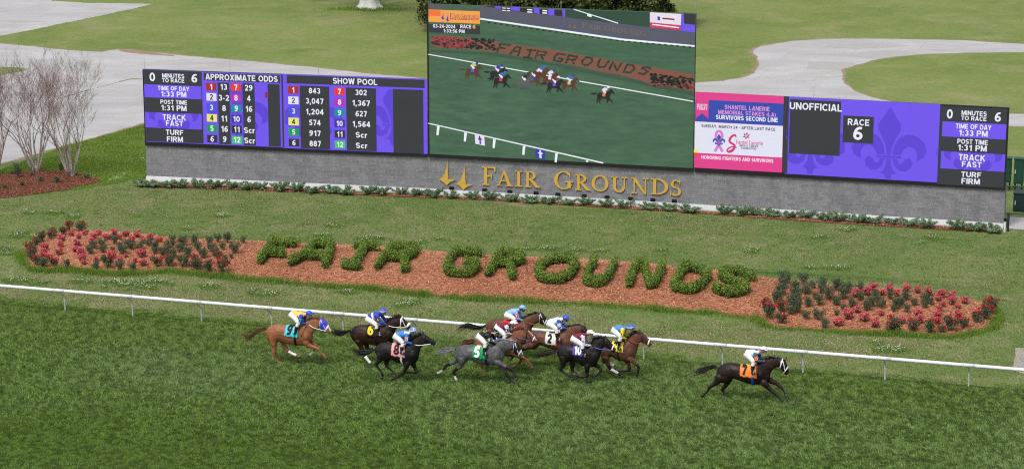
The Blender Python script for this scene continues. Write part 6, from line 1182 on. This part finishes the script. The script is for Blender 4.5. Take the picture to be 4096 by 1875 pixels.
    for sd in (1, -1):
        br_.tube([HE.pt(t_, th, .012, sd) for t_, th in ((.10, .5), (.22, 1.0), (.4, 1.35), (.55, 1.7), (.68, 2.0))], .014, 6); br_.tube([HE.pt(t_, th, .012, sd) for t_, th in ((.08, .9), (.12, 1.6), (.18, 2.4), (.2, 3.0))], .013, 6)
    bridle = done(br_, 'bridle', bc)
    if hz.get('nose') or hz.get('roll'):
        mb = MB()
        if hz.get('roll'): mb.tube([HE.pt(.74, th, .035) for th in np.linspace(-1.5, 1.5, 9)], [.03, .045, .05, .055, .055, .055, .05, .045, .03], 10)
        else: mb.rings([[HE.pt(.72+dt, th, .02) for th in np.linspace(-2, 2, 16)] for dt in (-.05, .05)], 0, False, False)
        done(mb, 'noseband', M_WRAP if hz.get('roll') else paint(hz['nose'], .6), bridle)
    if hz['hood']:
        mb = MB(); mb.rings([[HE.pt(t_, th, .016) for th in np.linspace(0, 2*PI, 22)] for t_ in np.linspace(.02, .60, 8)], 0, False, False); hood = done(mb, 'hood', paint(hz['hood'], .6))
        for sd in (1, -1): mb = MB(); mb.ball(HE.pt(.36, 1.2, .02, sd), (.05, .03, .05), 10, 6); done(mb, 'eye_cup', M_BLKL if num != 9 else paint((70, 80, 210)), hood)
    else:
        for sd in (1, -1): mb = MB(); mb.ball(HE.pt(.36, 1.15, -.006, sd), (.024, .016, .02), 10, 6); done(mb, 'eye', M_EYE)
    for sd in (1, -1): mb = MB(); mb.ball(HE.pt(.97, 1.0, -.008, sd), (.018, .012, .02), 8, 6); done(mb, 'nostril', M_EYE)
    # ---------------- the rider
    j = hz['J']; jk = empty('person', O, j['lab'], 'person', 'jockeys riding in the race')
    def L3(key, off): q = loc(*j[key][:2], off); return np.array([q[0], off, q[1]])
    hip, sh = L3('hip', 0.0), L3('sh', 0.0); hd = loc(*j['hl'][:2]); hd = np.array([hd[0], 0, hd[1]]); fcn = loc(*j['fc']); fcn = np.array([fcn[0], 0, fcn[1]]); up = hd-fcn; up /= np.linalg.norm(up)+1e-9; up = up*.6+np.array([-.25, 0, .75]); up /= np.linalg.norm(up); fw = np.array([up[2], 0, -up[0]])
    hc = hd*.55+fcn*.45; ax = sh-hip; La = np.linalg.norm(ax); ax /= La; pn = np.array([-ax[2], 0, ax[0]])
    TP = [(-.16, .085, .11, .0), (-.05, .135, .165, -.0), (.12, .14, .16, .01), (.35, .128, .15, .02), (.62, .135, .175, .015), (.85, .125, .19, .0), (1.02, .085, .165, -.01), (1.12, .05, .07, -.01)]
    BON = {}; mb = MB(); rs = []
    for f, r, w_, bl in TP:
        c = hip+ax*La*f+pn*bl-pn*.03; rs.append([c+pn*r*math.cos(a)+np.array([0, 1, 0])*w_*math.sin(a) for a in np.linspace(0, 2*PI, 18, endpoint=False)])
    mb.rings(rs); BON['torso'] = [(hip+ax*La*.18, .15), (sh-pn*.03, .15)]; BON['pelvis'] = [(hip-ax*.14, .13), (hip+ax*La*.04, .14)]
    nb = sh+ax*.02; mb.tube([nb, (nb+hc)/2, hc-up*.05], [.062, .055, .055], 10); BON['neck'] = [(sh+ax*.10, .05), (hc, .085)]
    mb.ball(hc, (.098, .078, .118), 16, 12, [fw, np.array([0, 1, 0]), up]); mb.ball(hc+fw*.055-up*.055, (.05, .055, .06), 12, 8, [fw, np.array([0, 1, 0]), up]); mb.ball(hc+fw*.104-up*.025, (.022, .014, .022), 8, 6)
    mb.ball(hc+fw*.088-up*.07, (.014, .024, .008), 8, 6); mb.ball(hc+fw*.085+up*.002, (.02, .055, .012), 8, 6)
    for sd in (1, -1): mb.ball(hc-fw*.005+np.array([0, .08*sd, 0])-up*.02, (.022, .012, .032), 8, 6, [fw, np.array([0, 1, 0]), up])
    FING = MB(); HANDS = []
    for sd in (1, -1):
        kn, an, to = [(lambda q, o_: np.array([q[0]+(.04 if sd < 0 else 0), o_*sd, q[2]]))(L3(k_, o_), o_) for k_, o_ in (('kn', .25), ('an', .30), ('to', .32))]
        h0 = hip+np.array([0, .10*sd, 0])-ax*.03; mb.tube(catmull([h0, (h0+kn)/2+pn*.03, kn], 4), np.linspace(.128, .072, 9), 12); BON['thigh%d' % sd] = [(h0, .12), (kn, .07)]
        mid_ = (kn+an)/2+np.array([-.02, 0, 0]); mb.tube(catmull([kn, mid_, an], 4), [.07, .068, .067, .066, .062, .056, .05, .045, .043], 12); bt = kn+(an-kn)*.30; BON['shin%d' % sd] = [(kn, .07), (bt, .065)]; BON['boot%d' % sd] = [(bt+(an-kn)*.04, .06), (an, .05)]
        hl_ = an-np.array([.03, 0, .02]); mb.tube([hl_-np.array([.02, 0, 0]), hl_+(to-hl_)*.5, to], [.042, .045, .03], 10); BON['foot%d' % sd] = [(an, .05), (to, .04)]
        s0 = sh+np.array([0, .165*sd, 0])-pn*.02; el, ha = L3('el', .23), L3('ha', .075); el = np.array([el[0]+(.05 if sd < 0 else 0), .235*sd, el[2]]); ha = np.array([ha[0]+(.03 if sd < 0 else 0), .07*sd, ha[2]])
        mb.tube(catmull([s0, (s0+el)/2, el], 3), np.linspace(.072, .052, 7), 10); BON['arm%d' % sd] = [(s0, .065), (el, .05)]
        wr = el+(ha-el)*.86; mb.tube(catmull([el, (el+wr)/2, wr], 3), np.linspace(.052, .036, 7), 10); BON['fore%d' % sd] = [(el, .05), (wr, .04)]
        fd = (ha-wr); fd /= np.linalg.norm(fd)+1e-9; pc = ha+fd*.005; mb.ball(pc, (.048, .024, .042), 10, 8, [fd, np.array([0, 1, 0]), np.cross(fd, [0, 1, 0])]); BON['hand%d' % sd] = [(wr+fd*.03, .03), (ha+fd*.06, .04)]
        dn = np.cross(fd, np.array([0, 1., 0])); dn = dn if dn[2] > 0 else -dn
        for k_ in range(4):   # fingers curl round the rein, the thumb closes over them
            b = pc+fd*.040+dn*(.030-.020*k_)+np.array([0, .012*sd, 0]); ln = (.030, .034, .032, .026)[k_]; mb.tube([b-fd*.02, b+fd*ln*.6, b+fd*(ln*.75)-np.array([0, .026*sd, 0]), b+fd*.0-np.array([0, .036*sd, 0])], [.0095, .0095, .009, .008], 7)
        mb.tube([pc+dn*.036-fd*.01, pc+dn*.046+fd*.022-np.array([0, .006*sd, 0]), pc+dn*.040+fd*.045-np.array([0, .016*sd, 0])], [.011, .0105, .009], 7); HANDS.append(pc+fd*.04)
    me = remesh(mb.mesh('body'), .0085, 2); fc = np.array([p.center[:] for p in me.polygons]); names = list(BON); D_ = []
    for nme in names:
        (a, ra), (b, rb) = BON[nme]; ab = b-a; t_ = np.clip(((fc-a)@ab)/(ab@ab), 0, 1); D_.append(np.linalg.norm(fc-a-t_[:, None]*ab, axis=1)-(ra+(rb-ra)*t_))
    lab_ = np.argmin(np.array(D_), 0); kind = np.array([{'t': 0, 'p': 1, 'n': 2}.get(n_[0], 9) if n_ in ('torso', 'pelvis', 'neck') else (1 if n_[:2] in ('th', 'sh') else 3 if n_[:2] in ('bo', 'fo') and not n_.startswith('fore') else 4 if n_[:3] == 'arm' or n_.startswith('fore') else 2) for n_ in names])[lab_]
    nv = np.array([v.normal[:] for v in me.vertices]); co = np.array([v.co[:] for v in me.vertices]); polys = [tuple(p.vertices) for p in me.polygons]
    def wear(name, ks, inflate, mats, pick=None, sel=None):
        idx = [i for i in range(len(polys)) if kind[i] in ks and (sel is None or sel[i])]; vs = sorted({v for i in idx for v in polys[i]}); mp_ = {v: k_ for k_, v in enumerate(vs)}; mb2 = MB(); C = co[vs]+nv[vs]*inflate
        mb2.add(C, [tuple(mp_[v] for v in polys[i]) for i in idx]); mb2.m = [pick(i) if pick else 0 for i in idx]; return done(mb2, name, mats, jk)
    slv = silk(j['slv']); top = silk(j['top']); mats = [top, slv, silk((40, 74, 190)), silk((228, 232, 242)), silk((120, 24, 50))]
    tt = (fc-hip)@ax/La
    def pick(i):
        if kind[i] == 4:
            n_ = names[lab_[i]]; (a, ra), (b, rb) = BON[n_]; u_ = np.dot(fc[i]-a, b-a)/np.dot(b-a, b-a)
            if j.get('hoops') and ((n_[:3] == 'arm' and .45 < u_ < .62) or (n_.startswith('fore') and .1 < u_ < .25)): return 3
            if j.get('stars') and math.sin(fc[i][0]*75+fc[i][1]*40)*math.sin(fc[i][2]*80+num) > .62: return 4
            return 1
        if j.get('sash') and .45 < tt[i] < .66: return 3
        if num == 8 and tt[i] > .82 and fc[i][1] > .05: return 3
        return 0
    wear('jacket', (0, 4), .010, mats, pick); wear('breeches', (1,), .008, M_WHB)
    for sd in (1, -1): wear('boot', (3,), .010, M_BLKL, None, fc[:, 1]*sd > 0)
    wcol = lambda mesh_: None
    W_co = np.outer(co[:, 0], HD)+np.outer(co[:, 1], HN)+np.outer(co[:, 2], EZ); me.vertices.foreach_set('co', W_co.astype(np.float32).ravel()); me.flip_normals() if np.dot(np.cross(HD, HN), EZ) < 0 else None; me.update(); me.name = 'body'; link('body', me, M_SKIND if num in (1, 2) else M_SKIN, jk)
    # helmet, goggles
    capm = paint(j['cap'], .35); mb = MB(); Y = np.array([0, 1., 0]); rs = []; hcx = hc+up*.03-fw*.005
    for ph in np.linspace(0.02, 1.62, 9): rs.append([hcx+up*.128*math.cos(ph)+fw*.138*math.sin(ph)*math.cos(a)+Y*.112*math.sin(ph)*math.sin(a) for a in np.linspace(0, 2*PI, 22, endpoint=False)])
    mb.rings(rs); brim = [[hcx+fw*(r*math.cos(a)+.0)+Y*.108*math.sin(a)*(r/.14)+up*z for a in np.linspace(-1.15, 1.15, 12)] for r, z in ((.125, .02), (.185, -.008), (.185, -.016), (.125, .0))]; mb.rings(brim+[brim[0]], 0, False, False); helm = done(mb, 'helmet', capm, jk)
    if j.get('band'):
        mb = MB(); mb.rings([[hcx+up*z+fw*r*1.0*math.cos(a)+Y*r*.815*math.sin(a) for a in np.linspace(0, 2*PI, 22)] for z, r in ((-.004, .144), (.028, .1415))], 0, False, False)
        if num == 8:
            for w0 in (.2, -.55, .95): mb.rings([[hcx+up*.131*math.cos(p)+fw*.141*math.sin(p)*math.cos(a)+Y*.115*math.sin(p)*math.sin(a) for a in (w0-.14, w0+.14)] for p in np.linspace(-1.5, 1.5, 14)], 0, False, False)
        done(mb, 'hat_band', paint(j['band'], .5), helm)
    if j.get('pom'): mb = MB(); mb.ball(hcx+up*.145, .034, 10, 8); done(mb, 'bobble', capm, helm)
    if j.get('star') or j.get('stars'):
        mb = MB(); rs = []; P = []
        for k_ in range(10):
            a = k_*PI/5; r = .085 if k_ % 2 == 0 else .034; c_, s_ = r*math.cos(a)-.01, r*math.sin(a); z = math.sqrt(max(0, 1-(c_/.142)**2-(s_/.116)**2)); P.append(hcx+fw*c_+Y*s_+up*(.131*z+.004))
        mb.add(P+[hcx+up*.137], [(k_, (k_+1) % 10, 10) for k_ in range(10)]); done(mb, 'star_patch', paint((130, 24, 44)), helm)
    mb = MB(); mb.rings([[hc+up*z+fw*(.102*math.cos(a)+.004)+Y*.086*math.sin(a) for a in np.linspace(-1.3, 1.3, 14)] for z in (-.018, .004, .024)], 0, False, False); done(mb, 'goggles', M_DK, jk)
    # arm number
    (s0, _), (el, _) = BON['arm1']; c = s0+(el-s0)*.55; da = (el-s0)/np.linalg.norm(el-s0); wv = np.cross(da, [0, 1, 0]); wv /= np.linalg.norm(wv); wv = wv if wv[0] > 0 else -wv; acol, atx, atc = j['arm']
    on = lambda u_, v_, o_: c+wv*u_-da*v_+np.array([0, math.sqrt(max(.0004, (.075+o_)**2-u_*u_)), 0])
    mb = MB(); mb.rings([[on(u_, v_, .008) for u_ in np.linspace(-.062, .062, 8)] for v_ in np.linspace(-.07, .07, 4)], 0, False, False); ab_ = done(mb, 'arm_band', paint(acol, .6), jk)
    V, F, asp, LL = strokegeo(atx, .2); mb = MB(); mb.add([on(q[0]*.085*min(asp, 1.1), q[1]*.10, .014+.002*LL[i_]) for i_, q in enumerate(V)], F); done(mb, 'number', paint(atc, .6), ab_, False)
    if j.get('circ') or num in (2, 4, 9):
        cb = hip+ax*La*.62+pn*(.135+.0); mb = MB(); col = {5: (228, 230, 236), 2: (70, 90, 190), 4: (236, 220, 70), 9: (60, 60, 120)}[num]; rs = []
        sgn = 1 if pn[2] > 0 else -1
        for r in (.062, .082): rs.append([hip+ax*(La*.60+r*math.cos(a))+Y*r*math.sin(a)-pn*.015+pn*sgn*(.150*math.sqrt(max(0, 1-(r*math.sin(a)/.19)**2))+.003) for a in np.linspace(0.6 if num in (9,) else 0, 5.6 if num in (9,) else 2*PI, 24)])
        mb.rings(rs, 0, False, False); done(mb, 'back_emblem', paint(col, .5), jk)
    # reins from the hands to the bit, stirrup irons
    bt_ = loc(*hz['bit'], .07); rm = paint(hz['rein'], .5); mb = MB()
    for sd, hnd in ((1, HANDS[0]), (-1, HANDS[1])):
        b = np.array([bt_[0], .075*sd, bt_[1]]); q1 = b*.7+hnd*.3; q2 = b*.35+hnd*.65; q1[1], q2[1] = .15*sd, .185*sd; q1[2] -= .01; q2[2] -= .015; mb.tube(catmull([b, q1, q2, hnd], 4), .014, 6)
    mb.tube([HANDS[0], (HANDS[0]+HANDS[1])/2+np.array([-.06, 0, -.05]), HANDS[1]], .012, 6); done(mb, 'reins', rm, bridle)
    for sd in (1, -1):
        (a, _), (b, _) = BON['foot%d' % sd]; c = a+(b-a)*.55+np.array([0, 0, -.005]); mb = MB(); mb.tube([c+np.array([0, .055*math.cos(q), .02+.07*math.sin(q)]) for q in np.linspace(0, 2*PI, 14)], .009, 5, side=(1, 0, 0)); top_ = TR.pt(ts_, .5, .03, sd); mb.tube([c+np.array([0, 0, .09]), top_], .010, 5); done(mb, 'stirrup', M_SLV, hs_)
    if num in (9, 4, 7, 10, 6):
        h0 = HANDS[0]; mb = MB(); mb.tube([h0+np.array([.05, .03, .05]), h0+np.array([-.10, .16, -.22]), h0+np.array([-.20, .22, -.48])], [.009, .008, .011], 6); w_ = done(mb, 'riding_whip', M_BLKL); w_.parent = None; w_.location = tuple(O); tag(w_, 'thin black riding whip held by the '+j['lab'].replace('jockey in', 'rider in').split(' on the')[0].split(', ')[0].split(' with ')[0], 'whip', 'riding whips')
